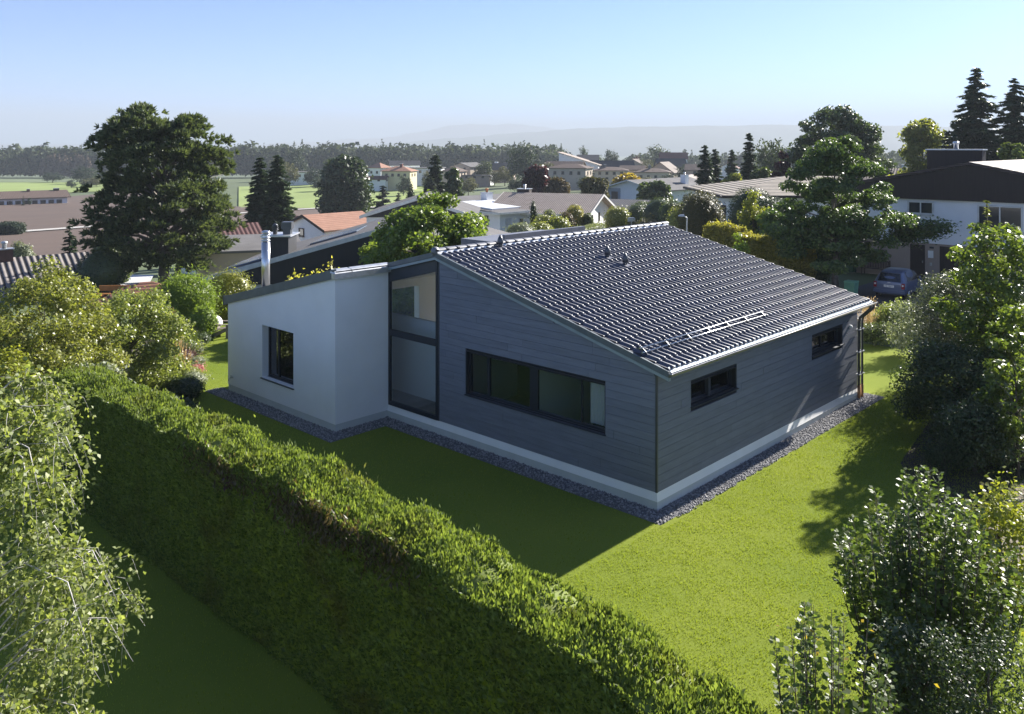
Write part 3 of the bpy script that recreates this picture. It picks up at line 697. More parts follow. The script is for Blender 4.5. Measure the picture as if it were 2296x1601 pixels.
    if gable:                                                  # dark boarding over the gable that faces the front
        gm, gz, pr = gable; g = MB()
        g.prism([(x0 - oh*.9, gz), (x1 + oh*.9, gz), (x1 + oh*.9, max(gz + .02, hw - oh * rise/(L/2) - .0)), (xm, hw + rise - .02), (x0 - oh*.9, max(gz + .02, hw - oh * rise/(L/2)))], y0 - pr, y0 - .003, 'y'); g.build('gable_boards', HM[gm], root)
    for (fc, u, z_, ww, hh, *kk) in wins:
        kd = kk[0] if kk else 'w'; fr = MB(); pn = MB()
        def bx(mb, a, b_, c, d, p, q):
            if fc == 'f': mb.box(a, b_, y0 - q, y0 - p, c, d)
            elif fc == 'r': mb.box(x1 + p, x1 + q, a, b_, c, d)
            else: mb.box(x0 - q, x0 - p, a, b_, c, d)
        e = min(.09, ww * .12)
        if kd in 'wbn':
            bx(fr, u - ww/2, u - ww/2 + e, z_, z_ + hh, .002, .09); bx(fr, u + ww/2 - e, u + ww/2, z_, z_ + hh, .002, .09)
            bx(fr, u - ww/2 + e, u + ww/2 - e, z_, z_ + e, .002, .09); bx(fr, u - ww/2 + e, u + ww/2 - e, z_ + hh - e, z_ + hh, .002, .09)
            if ww > 1.3: bx(fr, u - e*.4, u + e*.4, z_ + e, z_ + hh - e, .002, .08)
            bx(fr, u - ww/2 - .06, u + ww/2 + .06, z_ - .07, z_ - .002, .002, .14)
            f_ = fr.build('window', HM['wframe' if kd == 'w' else 'dframe'], root)
            bx(pn, u - ww/2 + e, u + ww/2 - e, z_ + e, z_ + hh - e, .004, .035); pn.build('pane', HM['pane'], f_)
        elif kd == 'd':
            bx(fr, u - ww/2, u + ww/2, z_, z_ + hh, .002, .05); d_ = fr.build('door', HM['brownclad'], root)
            bx(pn, u + ww/2 - .16, u + ww/2 - .10, z_ + hh*.45, z_ + hh*.5, .052, .10); pn.build('handle', M['zinc'], d_)
        elif kd == 's':
            bx(fr, u - ww/2, u + ww/2, z_, z_ + hh, .002, .05); fr.build('shutter', HM['shutter'], root)
        elif kd == 'g':
            bx(fr, u - ww/2, u + ww/2, z_, z_ + hh, .002, .05); fr.build('garage_door', HM['brownclad'], root)
    for (u, v, zb, cw, cd_, h_, cm, *pot) in chim:
        c = MB().box(u - cw/2, u + cw/2, v - cd_/2, v + cd_/2, zb, zb + h_).build('chimney', HM[cm] if cm in HM else M[cm], ro)
        MB().box(u - cw/2 - .08, u + cw/2 + .08, v - cd_/2 - .08, v + cd_/2 + .08, zb + h_ + .002, zb + h_ + .08).build('chimney_cap', M['zinc'], ro)
        if pot: MB().lathe([(.16, zb + h_ + .082), (.16, zb + h_ + .4), (.22, zb + h_ + .42), (.20, zb + h_ + .56), (.12, zb + h_ + .6)], u, v, 12).build('chimney_pot', HM.get(pot[0]) or M[pot[0]], ro)
    return root

# dark gabled neighbour behind the render block
h1 = house('neighbour_house', 890, 45, 0, 19.5, 11, 2.1, 'gy', 2.72, 'white', 'greyroof', 'long dark boarded gable house behind the steel chimney pipe', .35, z0=-1.6,
      gable=('black', 1.85, .30), fascia='wframe', wins=[('f', -6.6, -.4, 2.4, 1.9), ('f', -8.9, -.4, 1.2, 1.9), ('f', -1.0, 2.2, .9, 1.5)], foot=1.5)
ro = [c for c in h1.children if c.name.startswith('roof')][0]
def on_h1(x): return 2.1 + 2.72 * (1 - abs(x) / 9.75) + .18
for (xa, xb, ya, yb) in ((-9.6, -7.3, 1.2, 4.6), (-5.2, -2.6, 2.6, 6.0)):
    MB().hexa([(xa, ya, on_h1(xa) + .03), (xb, ya, on_h1(xb) + .03), (xb, yb, on_h1(xb) + .03), (xa, yb, on_h1(xa) + .03)],
              [(xa, ya, on_h1(xa) + .10), (xb, ya, on_h1(xb) + .10), (xb, yb, on_h1(xb) + .10), (xa, yb, on_h1(xa) + .10)]).build('solar_panel', HM['solar'], ro)
st = MB().box(-7.15, -5.85, .5, 2.2, 2.5, 4.25).build('chimney_block', HM['black'], ro)
MB().box(-7.3, -5.7, .35, 2.35, 4.252, 4.33).build('chimney_cap', M['zinc'], st)
MB().lathe([(.12, 4.332), (.12, 4.55), (.19, 4.57), (.12, 4.64), (.19, 4.68), (.12, 4.75), (.18, 4.79), (.05, 4.9)], -6.75, 1.2, 12).build('vent_cowl', M['darkmetal'], st)
MB().box(-6.25, -5.85, .9, 1.3, 4.332, 4.62).box(-6.32, -5.78, .83, 1.37, 4.62, 5.0).build('vent_box', M['darkmetal'], st)

house('neighbour_house', 938, 70, 0, 8.5, 9, 3.1, 'gy', 1.35, 'white', 'greyroof', 'white house with dark boarded gable just above the leafy maple', .5, z0=-1.35, gable=('black', 3.0, .25), fascia='wframe', wins=[('f', -2.2, 1.2, 1.2, 1.2)])
house('neighbour_house', 684, 85, -43.4, 7.0, 6.6, 3.4, 'gy', 1.2, 'white', 'orange', 'white house with a salmon orange tiled roof beside the twin spruces', .35, z0=-4.15, fascia='brownclad', wins=[('f', -.6, 2.6, .9, .8, 'b')])
house('neighbour_house', 672, 100, -30, 9.0, 7, 3.2, 'gx', 1.5, 'white', 'maroon', 'house with dark maroon roof half hidden behind the salmon roof', .4, z0=-6.0, wins=[('r', 3, 1.2, 1, 1.2)])
house('neighbour_house', 522, 82, 40, 6.5, 5, 2.6, 'gx', 1.9, 'white', 'maroon', 'white house with maroon tiled roof between the pine and the spruces', .4, z0=-4.9, wins=[('r', 2.5, 1.0, 1, 1.2), ('f', 1, 1, 1.2, 1.2)])
house('garage', 556, 66, 18, 7.5, 6, 2.0, 'monoy', .5, 'beige', 'greyroof', 'low tan flat roofed annex left of the dark chimney block', .4, z0=-2.7, cat='garage')
house('neighbour_house', 2, 57, 40, 12, 9, 2.2, 'gx', 2.1, 'beige', 'ribgrey', 'house with ribbed dark grey roof and boxy brown chimney at the left edge', .5, z0=-5.0,
      chim=[(.9, 4.3, 3.0, 1.0, .6, 2.1, 'brick', 'zinc')], wins=[('f', -3, .6, 1.4, 1.2), ('r', 4.5, .6, 1.2, 1.2)])
house('garden_pavilion', 340, 47, 30, 5.2, 4.6, 1.4, 'hip', 1.3, 'beige', 'redbrick', 'small pavilion with red brown tiled roof under the big pine', .4, z0=-3.0, cat='pavilion')
# long farm building at the far left, behind the ploughed field
house('farm_building', 50, 232, 38, 22, 9, 2.5, 'gx', 1.5, 'white', 'brownroof', 'long low farm building with dark roof beyond the ploughed field', .8, z0=-9.2,
      wins=[('f', -9 + 2.0 * i, .3, 1.3, 1.4, 'b') for i in range(10)], chim=[(2, 4, 3.2, .7, .7, 1.4, 'brick'), (9, 4.5, 3.6, 1.3, 1.3, 1.0, 'brownclad')], cat='farm building')

# corrugated roof house in the middle
h9 = house('neighbour_house', 1121, 100, 46.6, 18, 13, 2.9, 'monoy', .9, 'white', 'greyroof', 'house with corrugated tan gable roof and a large white skylight wing', .9, z0=-3.3, origin='l', fascia='wframe',
      wins=[('f', 1.4, 0.1, 1.0, 2.1, 's'), ('f', 3.6, .9, .8, 1.2, 'w'), ('f', 6.4, 1.0, 1.6, 1.2, 'w'), ('f', 9.0, .9, 1.8, 1.3, 's'), ('l', 3, .6, 2.2, 1.9, 'b')],
      chim=[(6.2, 8.4, 3.2, 1.1, 1.1, 1.5, 'white', 'orangepot')], off=(0, 0))
r9 = [c for c in h9.children if c.name.startswith('roof')][0]
MB().hexa([(-.1, 1.2, 3.16), (6.8, 1.2, 3.16), (6.8, 8.2, 3.66), (-.1, 8.2, 3.66)], [(-.1, 1.2, 3.34), (6.8, 1.2, 3.34), (6.8, 8.2, 3.84), (-.1, 8.2, 3.84)]).build('skylight', HM['skylight'], r9)
house('neighbour_house', 1310, 100.5, -22, 11.5, 10.5, 2.75, 'gx', 1.8, 'white', 'taneternit', 'wide white house under a corrugated tan roof with deep white gable overhang', .9, z0=-3.2, origin='r', fascia='wframe',
      wins=[('r', 3.2, .2, .5, 2.1, 'b'), ('r', 6.2, 1.4, .4, 1.0, 'b'), ('f', -4, .4, 2, 1.4)], chim=[(-10.0, 6.4, 3.9, 1.6, .9, 1.2, 'brownclad', 'steel')])
house('garage', 1378, 112, -22, 5.5, 6, 1.9, 'monoy', .9, 'beige', 'darkroof', 'low garage with dark sloping roof right of the corrugated gable', .6, z0=-3.0, fascia='wframe', cat='garage')
# white house with grey roof, right of the middle
house('neighbour_house', 1411, 165, -43.4, 12.5, 21, 3.1, 'gy', 1.7, 'white', 'greyroof', 'big white gabled house with flat grey roof and grey side bay', .8, z0=-4.1, fascia='wframe',
      wins=[('f', 3.6, .2, 2.6, 1.9, 'b'), ('r', 5, .8, 1.4, 1.2), ('r', 10, .8, 1.6, 1.2)], chim=[(3.6, 14, 3.8, 1.2, 1.2, 1.8, 'white', 'steel')])
hb_ = [o for o in bpy.data.objects if o.get('label', '').startswith('big white gabled')][0]
MB().box(-6.3, -2.1, -.06, -.004, -.5, 3.3).build('grey_bay', HM['grey'], hb_)
f_ = MB().box(-4.2, -2.7, -.12, -.062, .9, 2.6).build('window', HM['dframe'], hb_); MB().box(-4.1, -2.8, -.14, -.122, 1.0, 2.5).build('pane', HM['pane'], f_)
house('neighbour_house', 1536, 205, -20, 14, 10, 2.8, 'gy', 1.9, 'white', 'taneternit', 'white bungalow with brown edged tan gable roof behind the grey roof', .8, z0=-4.6, fascia='brownclad', wins=[('f', -3, .8, 1.6, 1.3), ('f', 2, .8, 2, 1.3)])

# far houses across the valley
def far(px, dep, yb, rot, L, W, hw, roof, rise, wm, rm, label, n=3, rows=1, oh=.5, chim=(), fascia=None, wd=1.1, wk='b', right=True):
    z0 = zt(yb, dep); ws = []; hw *= .70; rise *= .78; L *= .92; W *= .85; wd *= .85; chim = [(c[0], c[1] * .85, c[2] * .72, *c[3:]) for c in chim]
    for r_ in range(rows):
        zz = .6 + r_ * (hw / max(rows, 1)) if rows > 1 else hw * .4
        for i in range(n): ws.append(('f', (i + .5) / n * L * .86 - L * .43, zz, wd, .95, wk))
        if right: ws += [('r', W * .3, zz, wd, .95, wk), ('r', W * .7, zz, wd, .95, wk)]
    return house('far_house', px, dep, rot, L, W, hw, roof, rise, wm, rm, label, oh, z0=z0, wins=ws, chim=chim, fascia=fascia, foot=6)
far(678, 350, 403, 8, 17, 9, 4.2, 'flat', 0, 'white', 'greyroof', 'flat white villa at the top of the meadow left of the big sequoia', 6)
far(839, 330, 397, -30, 7, 7, 5, 'hip', 2.6, 'white', 'orange', 'small white house with red pyramid roof right of the sequoia', 2)
far(887, 300, 403, -12, 11.5, 9, 4.2, 'hip', 2.2, 'yellow', 'orange', 'pale yellow house with salmon hip roof above the meadow', 4, chim=[(1, 4, 5.5, .9, .9, 1.6, 'red')])
far(838, 298, 409, -8, 9, 5, 1.6, 'gx', 1.2, 'white', 'maroon', 'low annex with dark red roof in front of the pale yellow house', 2)
far(942, 330, 394, -5, 18, 9, 4.0, 'flat', 0, 'white', 'greyroof', 'long white flat roofed house left of the beige gable house', 5)
far(908, 345, 388, 12, 13, 8, 4.6, 'gx', 2.0, 'white', 'darkroof', 'white house with grey roof peeking over the salmon hip roof', 3)
far(1032, 330, 396, -30, 10, 13, 5.4, 'gy', 1.8, 'beige', 'greyroof', 'large beige gable house with grey roof on the far slope', 2, 2)
far(1010, 318, 400, -20, 8, 8, 3.6, 'hip', 2.4, 'beige', 'brownroof', 'smaller house with reddish hip roof in front of the beige gable house', 2)
far(1078, 330, 399, -15, 8, 6, 2.6, 'gy', 1.4, 'white', 'greyroof', 'small pale shed beside the round green tree on the far slope', 1)
far(1064, 318, 402, -10, 12, 3, 1.8, 'flat', 0, 'tan', 'greyroof', 'low grey garage row below the beige gable house', 3)
far(1120, 360, 392, -8, 13, 9, 3.2, 'gx', 3.2, 'tan', 'darkroof', 'dark roofed house behind the round tree with a white chimney block', 3, chim=[(-2, 5, 5.2, 1.4, 1.0, 1.6, 'white')])
far(1271, 262, 400, -22, 13, 9, 4.4, 'hip', 1.7, 'beige', 'brownroof', 'beige two storey house with brown hip roof right of the copper beech', 4, right=True)
far(1262, 300, 388, -18, 14, 8, 3.6, 'gx', 1.8, 'beige', 'brownroof', 'brown roofed house directly behind the beige hip roof house', 3)
far(1297, 330, 383, -18, 17, 8, 3.2, 'mono', -6.0, 'white', 'taneternit', 'white house with one steep single pitched roof on the skyline', 3)
far(1318, 350, 376, -5, 9, 8, 4.6, 'gx', 2.4, 'grey', 'darkroof', 'dark roofed house peeking out behind the single pitched roof', 2)
far(1369, 290, 408, -8, 12.5, 9, 5.4, 'hip', 1.6, 'cream', 'brownroof', 'cream two storey house with brown hip roof and many windows', 4, 2, chim=[(-2, 4, 6.2, .7, .7, 1.4, 'darkmetal')])
far(1415, 300, 401, -20, 9, 8, 4.6, 'gx', 1.6, 'cream', 'brownroof', 'cream wing with brown roof joined behind the orange yellow tree', 2)
far(1374, 330, 391, 0, 18, 9, 2.6, 'gx', 4.2, 'tan', 'darkroof', 'house with a wide steep black roof above the cream house', 3)
far(1462, 290, 408, -12, 12.5, 9, 4.6, 'hip', 1.7, 'cream', 'brownroof', 'pale house with brown hip roof below the brown shingled gable', 4, chim=[(-1, 4, 5.6, .8, .8, 1.6, 'darkmetal')])
far(1480, 315, 404, -28, 11, 12, 4.2, 'gy', 4.6, 'tan', 'brownroof', 'house with steep brown shingled gable and two small windows', 2)
far(1418, 400, 381, -25, 9, 8, 4.0, 'gy', 2.8, 'tan', 'brownroof', 'small brown gabled house beside the reddish tree on the skyline', 1)
far(1508, 360, 384, 4, 13, 8, 3.0, 'gx', 4.0, 'tan', 'darkroof', 'house with plain dark roof behind the shingled gable', 2)
far(1511, 420, 376, -6, 14, 9, 6.4, 'gx', 3.6, 'white', 'red', 'white house with red ridge roof in front of the blue wood', 3)
far(1573, 300, 396, -15, 12, 9, 3.4, 'gx', 2.2, 'tan', 'brownroof', 'brown roofed house left of the dark garden spruces', 2)
far(1632, 330, 392, -20, 8, 8, 3.6, 'gy', 2.4, 'white', 'red', 'tiny white gable with red chimney between the spruces', 1, chim=[(0, 3, 5.2, .8, .8, 1.8, 'red')])

# tiled hip roof house on the right
house('neighbour_house', 1636, 85, 0, 22, 17, 3.9, 'hip', 1.75, 'white', 'tancourse', 'white house with courses of tan tiles on a hip roof behind the clipped yews', 1.0, z0=-1.45, origin='l', fascia='brownclad', off=(1, 1),
      wins=[('l', 2.2, 1.3, 1.7, 1.6, 'b'), ('l', 7, 1.3, 1.7, 1.6, 'b'), ('f', 4, 1.2, 1.6, 1.5, 'b')])
# white house with dark gable, by the parked car
h22 = empty('neighbour_house', (41.0, 4.8, -.85), R(-90)); tag(h22, 'white house with dark brown boarded gable behind the parked car', 'house')
house('x', 0, 50, 0, 14.4, 16, 5.75, 'gy', 1.45, 'white', 'browntile', root=h22, oh=.45, off=(0, 0), gable=('brownclad', 5.0, .34), foot=.5,
      wins=[('f', -2.85, 4.05, 1.55, .82), ('f', 1.6, 3.3, 2.4, 1.5)], chim=[(-2.4, 5.5, 6.5, 3.4, .9, 1.55, 'brownclad', 'steel')])
for o in list(h22.children):
    if o.name.startswith('wall'):
        MB().box(-7.3, 7.3, -.10, -.003, 2.25, 4.995).build('upper_wall', HM['white'], h22)
        MB().box(-7.2, 7.2, -.045, -.003, -.4, 2.245).build('lower_wall', HM['tan'], h22)
for o in list(h22.children):
    if o.name.startswith('window'): o.location.y = -.10
d_ = MB().box(-3.5, -2.62, -.065, -.048, .05, 2.12).build('door', HM['brownclad'], h22); MB().box(-2.78, -2.72, -.13, -.067, 1.0, 1.12).build('handle', M['zinc'], d_)
MB().box(-1.75, 1.4, -.070, -.048, .05, 2.12).build('garage_door', HM['brownclad'], h22)
MB().box(-2.42, -2.12, -.12, -.048, 1.35, 1.80).build('letter_box', M['white'], h22); MB().box(-2.35, -2.1, -.06, -.048, 1.93, 2.05).build('house_number_plate', M['trim'], h22)
MB().box(-2.33, -2.2, -.075, -.048, .85, 1.05).build('doorbell', M['zinc'], h22)
house('neighbour_house', 1985, 130, -30, 12, 9, 3.4, 'gx', 1.6, 'white', 'brownroof', 'white house with chimneys seen right of the broad round tree', .5, z0=-1.2, wins=[('f', -2, 2.0, 1.2, 1.2), ('f', 2, 2.0, 1.2, 1.2)], chim=[(-3, 4, 4, .9, .9, 1.9, 'white'), (2.4, 4, 4, .9, .9, 1.7, 'white')])
house('neighbour_house', 1955, 88, -35, 9, 8, 3.0, 'gx', 1.5, 'tan', 'browntile', 'low house with brown tiled roof left of the dark gable house', .5, z0=-.7, wins=[('f', 0, 1.2, 1.4, 1.2)])

# ------------------------------------------------------------------ plants
def rv(r, n):
    v = r.normal(size=(n, 3)); return v / np.linalg.norm(v, axis=1, keepdims=True)
def unit(v): return v / np.maximum(np.linalg.norm(v, axis=-1, keepdims=True), 1e-9)
def blades(C, D, N, Ln, Wd, fold=.15, wide=.45):
    """leaf quads: centre C, long axis D, facing N"""
    S = unit(np.cross(D, N)); N = np.cross(S, D); L = np.asarray(Ln)[:, None]; W = np.asarray(Wd)[:, None]
    m = C + D * L * (wide - .5)
    V = np.stack([C - D * L * .5, m + S * W * .5 + N * W * fold, C + D * L * .5, m - S * W * .5 + N * W * fold], 1)
    return V.reshape(-1, 3)
def leafmesh(name, m, *chunks):
    V = np.concatenate(chunks); n = len(V) // 4
    return npmesh(name, V, np.arange(n * 4).reshape(n, 4), m)
def rand_leaves(r, P, out, Ln, asp=.6, up=.5, rnd=.9, jit=.25):
    n = len(P); N = unit(out * .6 + np.array([0, 0, up]) + rv(r, n) * rnd)
    D = unit(np.cross(N, rv(r, n))); L = Ln * r.uniform(1 - jit, 1 + jit * 1.6, n)
    return blades(P, D, N, L, L * asp)
def lump(d, r, amp=.18):
    """uneven outline: radius factor per direction"""
    ph = r.uniform(0, 6.28, 9); f = np.zeros(len(d))
    for k in range(3):
        a = r.normal(size=3) * (1.6 + k * 1.5)
        f += np.sin(d @ a + ph[k]) / (1 + k * .6)
    return 1 + amp * f / 1.6
def trunk_mesh(name, m, h, r0, tips, r, lean=.04, nseg=6, top=.0):
    b = MB(); pts = []; x = y = 0
    for i in range(nseg + 1):
        t = i / nseg; pts.append((x, y, t * h - .35 * (i == 0))); x += r.normal() * lean * h / nseg; y += r.normal() * lean * h / nseg
    b.tube(pts, [r0 * (1.25 if i == 0 else 1) * (1 - (1 - max(top, .12)) * i / nseg) for i in range(nseg + 1)], 8)
    for tp in tips:
        tp = np.array(tp); k = np.clip(tp[2] / h * .72, .15, .92); i = int(k * nseg); f = k * nseg - i
        p0 = np.array(pts[i]) * (1 - f) + np.array(pts[min(i + 1, nseg)]) * f; p0[2] = max(p0[2], .1)
        mid = (p0 + tp) / 2 + np.array([r.normal() * .06, r.normal() * .06, .10]) * np.linalg.norm(tp - p0)
        rr = r0 * (1 - k) * .5 + r0 * .10
        b.tube([p0, mid, tp], [rr, rr * .6, rr * .22], 5)
    return b.mesh(name, m)
def crown_deciduous(r, h, w, base, n, ls, K=70, asp=.6, amp=.18, flat=.8, rc=None, shell=.62, squash=1.0, top=1.0):
    rz = (h - base) / 2; cz = base + rz; rx = w / 2
    d = rv(r, K); d[:, 2] = np.where(d[:, 2] < -.55, d[:, 2] * .5, d[:, 2]); d = unit(d)
    rad = (shell + (1 - shell) * r.random(K) ** .6) * lump(d, r, amp)
    rc = rc or w * .15
    C = np.array([0, 0, cz]) + d * rad[:, None] * np.array([rx - rc * .6, rx - rc * .6, rz - rc * .5])
    wgt = r.uniform(.5, 1.4, K); i = r.choice(K, n, p=wgt / wgt.sum())
    q = rv(r, n) * (r.random(n) ** .45)[:, None] * (rc * (.7 + .6 * wgt[i]))[:, None]; q[:, 2] *= flat
    P = C[i] + q; out = unit(unit(q) + d[i] * .7)
    return rand_leaves(r, P, out, ls, asp), C
def make_tree(name, label, m, px, dep, ytop, wpx, n, ls, seed, base=.25, K=70, asp=.6, amp=.18, r0=None, barkm='bark', ybase=None, cat='tree', group=None, rc=None, shell=.62, flat=.8, z0=None, hmax=None):
    r = np.random.default_rng(seed); x, y = at(px, dep)
    z = z0 if z0 is not None else (tz(x, y) if ybase is None else zt(ybase, dep)); h = zt(ytop, dep) - z; w_ = wpx * dep / K_
    V, C = crown_deciduous(r, h, w_, h * base, n, ls, K, asp, amp, flat, rc, shell)
    o = empty(name, (x, y, z)); tag(o, label, cat, group)
    tips = C[r.choice(len(C), min(14, len(C)), replace=False)]
    link('trunk', trunk_mesh('trunk', M[barkm], h * .72, r0 or max(.05, h * .022), tips, r), o)
    link('crown', leafmesh('crown', m, V), o)
    return o
K_ = K
def crown_lobed(r, h, prof, n, ls, Kc, rc, asp=.6, flat=.55, lob=.22, droop=.1, inner=.35, lean=(0, 0)):
    """crown whose half width follows prof = [(height share, metres)], made of separate leafy layers at the ends of limbs"""
    pf = np.array(prof); w_ = np.interp(np.linspace(pf[0, 0], pf[-1, 0], 200), pf[:, 0], pf[:, 1]); q = np.linspace(pf[0, 0], pf[-1, 0], 200)
    cdf = np.cumsum(w_ ** 1.5 + .05); f = np.interp(r.random(Kc), cdf / cdf[-1], q); Rm = np.interp(f, pf[:, 0], pf[:, 1]); a = r.random(Kc) * 6.28
    p1, p2, p3 = r.uniform(0, 6.28, 3)
    rad = Rm * (inner + (1 - inner) * r.random(Kc) ** .5) * (1 + lob * np.sin(a * 2 + f * 8 + p1) + lob * .8 * np.sin(a * 5 - f * 15 + p2) + lob * .5 * np.sin(f * 30 + a + p3))
    C = np.stack([rad * np.cos(a) + lean[0] * f * h, rad * np.sin(a) + lean[1] * f * h, f * h - droop * rad], 1)
    sz = rc * r.uniform(.55, 1.35, Kc); wt = sz ** 2; i = r.choice(Kc, n, p=wt / wt.sum())
    d = rv(r, n) * (r.random(n) ** .5)[:, None] * sz[i][:, None]; d[:, 2] *= flat; d[:, 2] -= droop * 1.2 * np.maximum(0, np.hypot(d[:, 0], d[:, 1]) - sz[i] * .3)
    out = unit(d + C[i] * [.12, .12, 0] + [0, 0, .3 * rc])
    return rand_leaves(r, C[i] + d, out, ls, asp), C
def make_lobed(name, label, m, px, dep, ytop, prof, n, ls, seed, Kc, rc, barkm='bark', r0=.12, cat='tree', z0=None, asp=.6, th=.72, **kw):
    r = np.random.default_rng(seed); x, y = at(px, dep); z = tz(x, y) if z0 is None else z0; h = zt(ytop, dep) - z
    V, C = crown_lobed(r, h, prof, n, ls, Kc, rc, asp, **kw); o = empty(name, (x, y, z)); tag(o, label, cat)
    link('trunk', trunk_mesh('trunk', M[barkm], h * th, r0, C[r.choice(len(C), min(26, len(C)), replace=False)], r), o)
    link('crown', leafmesh('crown', m, V), o); return o
def crown_spruce(r, h, w, n, ls, base=.06, droop=.28, tier=.42, power=.9, asp=.28, lop=.18, gap=0.0):
    nt_ = max(8, int(h / tier)); Ps = []; Ds = []; Ns = []; tips = []
    zz = base * h + (1 - base) * h * (np.arange(nt_) / nt_) ** .95
    Rz = (w / 2) * np.maximum(.04, ((h - zz) / (h * (1 - base)))) ** power
    br = []
    for z_, R_ in zip(zz, Rz):
        nb = int(np.clip(5 + R_ * 5, 5, 15)); a0 = r.uniform(0, 6.28)
        for k in range(nb):
            if gap and r.random() < gap: continue
            br.append((z_ + r.normal() * tier * .3, R_ * r.uniform(1 - lop * 1.6, 1 + lop), a0 + 6.28 * k / nb + r.normal() * .15))
    br = np.array(br); wt = br[:, 1] + .15; i = r.choice(len(br), n, p=wt / wt.sum()); b = br[i]
    s = r.random(n) ** .65; L = b[:, 1]; dirv = np.stack([np.cos(b[:, 2]), np.sin(b[:, 2]), np.zeros(n)], 1)
    side = np.stack([-dirv[:, 1], dirv[:, 0], np.zeros(n)], 1); lat = r.normal(size=n) * (1 - s * .55) * L * .20
    P = dirv * (s * L)[:, None] + side * lat[:, None]; P[:, 2] = b[:, 0] - droop * L * (s ** 1.3) + .10 * L * s ** 3 - np.abs(r.normal(size=n)) * .05 * L
    D = unit(dirv * .8 + side * (np.sign(lat) * .5)[:, None] + rv(r, n) * .45 + np.array([0, 0, -.15])); N = unit(np.array([0, 0, 1]) + rv(r, n) * .7)
    Ln = ls * r.uniform(.7, 1.4, n); return blades(P, D, N, Ln, Ln * asp, .1), br
def make_spruce(label, m, px, dep, ytop, wpx, n, ls, seed, name='spruce_tree', z0=None, ybase=None, cat='tree', group=None, **kw):
    r = np.random.default_rng(seed); x, y = at(px, dep); z = z0 if z0 is not None else (tz(x, y) if ybase is None else zt(ybase, dep)); h = zt(ytop, dep) - z
    V, br = crown_spruce(r, h, wpx * dep / K, n, ls, **kw); o = empty(name, (x, y, z)); tag(o, label, cat, group)
    b = MB(); b.tube([(0, 0, -.4), (0, 0, h * .5), (0, 0, h * .98)], [h * .022, h * .012, .01], 7); b.build('trunk', M['bark'], o)
    link('crown', leafmesh('crown', m, V), o); return o
def shape_plant(name, label, m, px, dep, w, d_, h, n, ls, seed, pw=2.6, asp=.45, cat='shrub', group=None, z0=None, rot=0.0, amp=.07, up=.6, core=.86, taper=0.0, pos=None, sprig=.0):
    """clipped or dense plant: leafy skin over a solid rounded body"""
    r = np.random.default_rng(seed); x, y = pos if pos else at(px, dep); z = tz(x, y) if z0 is None else z0
    def surf(dv):
        k = (np.abs(dv[:, 0]) ** pw + np.abs(dv[:, 1]) ** pw + np.abs(dv[:, 2]) ** pw) ** (-1 / pw)
        return k
    def pts(dv, s, fac):
        k = surf(dv) * s * fac; P = dv * k[:, None]; P = P * np.array([w / 2, d_ / 2, h / 2]); P[:, 2] += h / 2
        if taper: P[:, :2] *= (1 - taper * np.clip(P[:, 2] / h, 0, 1))[:, None]
        return P
    seed2 = int(r.integers(1e6)); dv = rv(r, n); f = lump(dv, np.random.default_rng(seed2), amp)
    P = pts(dv, .90 + .16 * r.random(n) ** 2, f) + r.normal(size=(n, 3)) * ls * .3
    if sprig:
        k = r.random(n) < sprig; P[k] += dv[k] * (r.random(k.sum()) * ls * 4)[:, None]
    V = rand_leaves(r, P, dv, ls, asp, up, .8)
    lt = np.linspace(-math.pi/2, math.pi/2, 11); ln = np.linspace(0, 2*math.pi, 17)[:-1]
    g = np.array([(math.cos(a)*math.cos(b), math.cos(a)*math.sin(b), math.sin(a)) for a in lt for b in ln])
    cp = pts(g, core, lump(g, np.random.default_rng(seed2), amp)); i = np.arange(11*16).reshape(11, 16)
    F = np.stack([i[:-1], np.roll(i, -1, 1)[:-1], np.roll(i, -1, 1)[1:], i[1:]], -1).reshape(-1, 4)
    me = npmesh('foliage', np.concatenate([V, cp]), np.concatenate([np.arange(len(V)).reshape(-1, 4), F + len(V)]), m)
    o = link(name, me, None, (x, y, z)); o.rotation_euler = (0, 0, YR + rot); tag(o, label, cat, group); return o

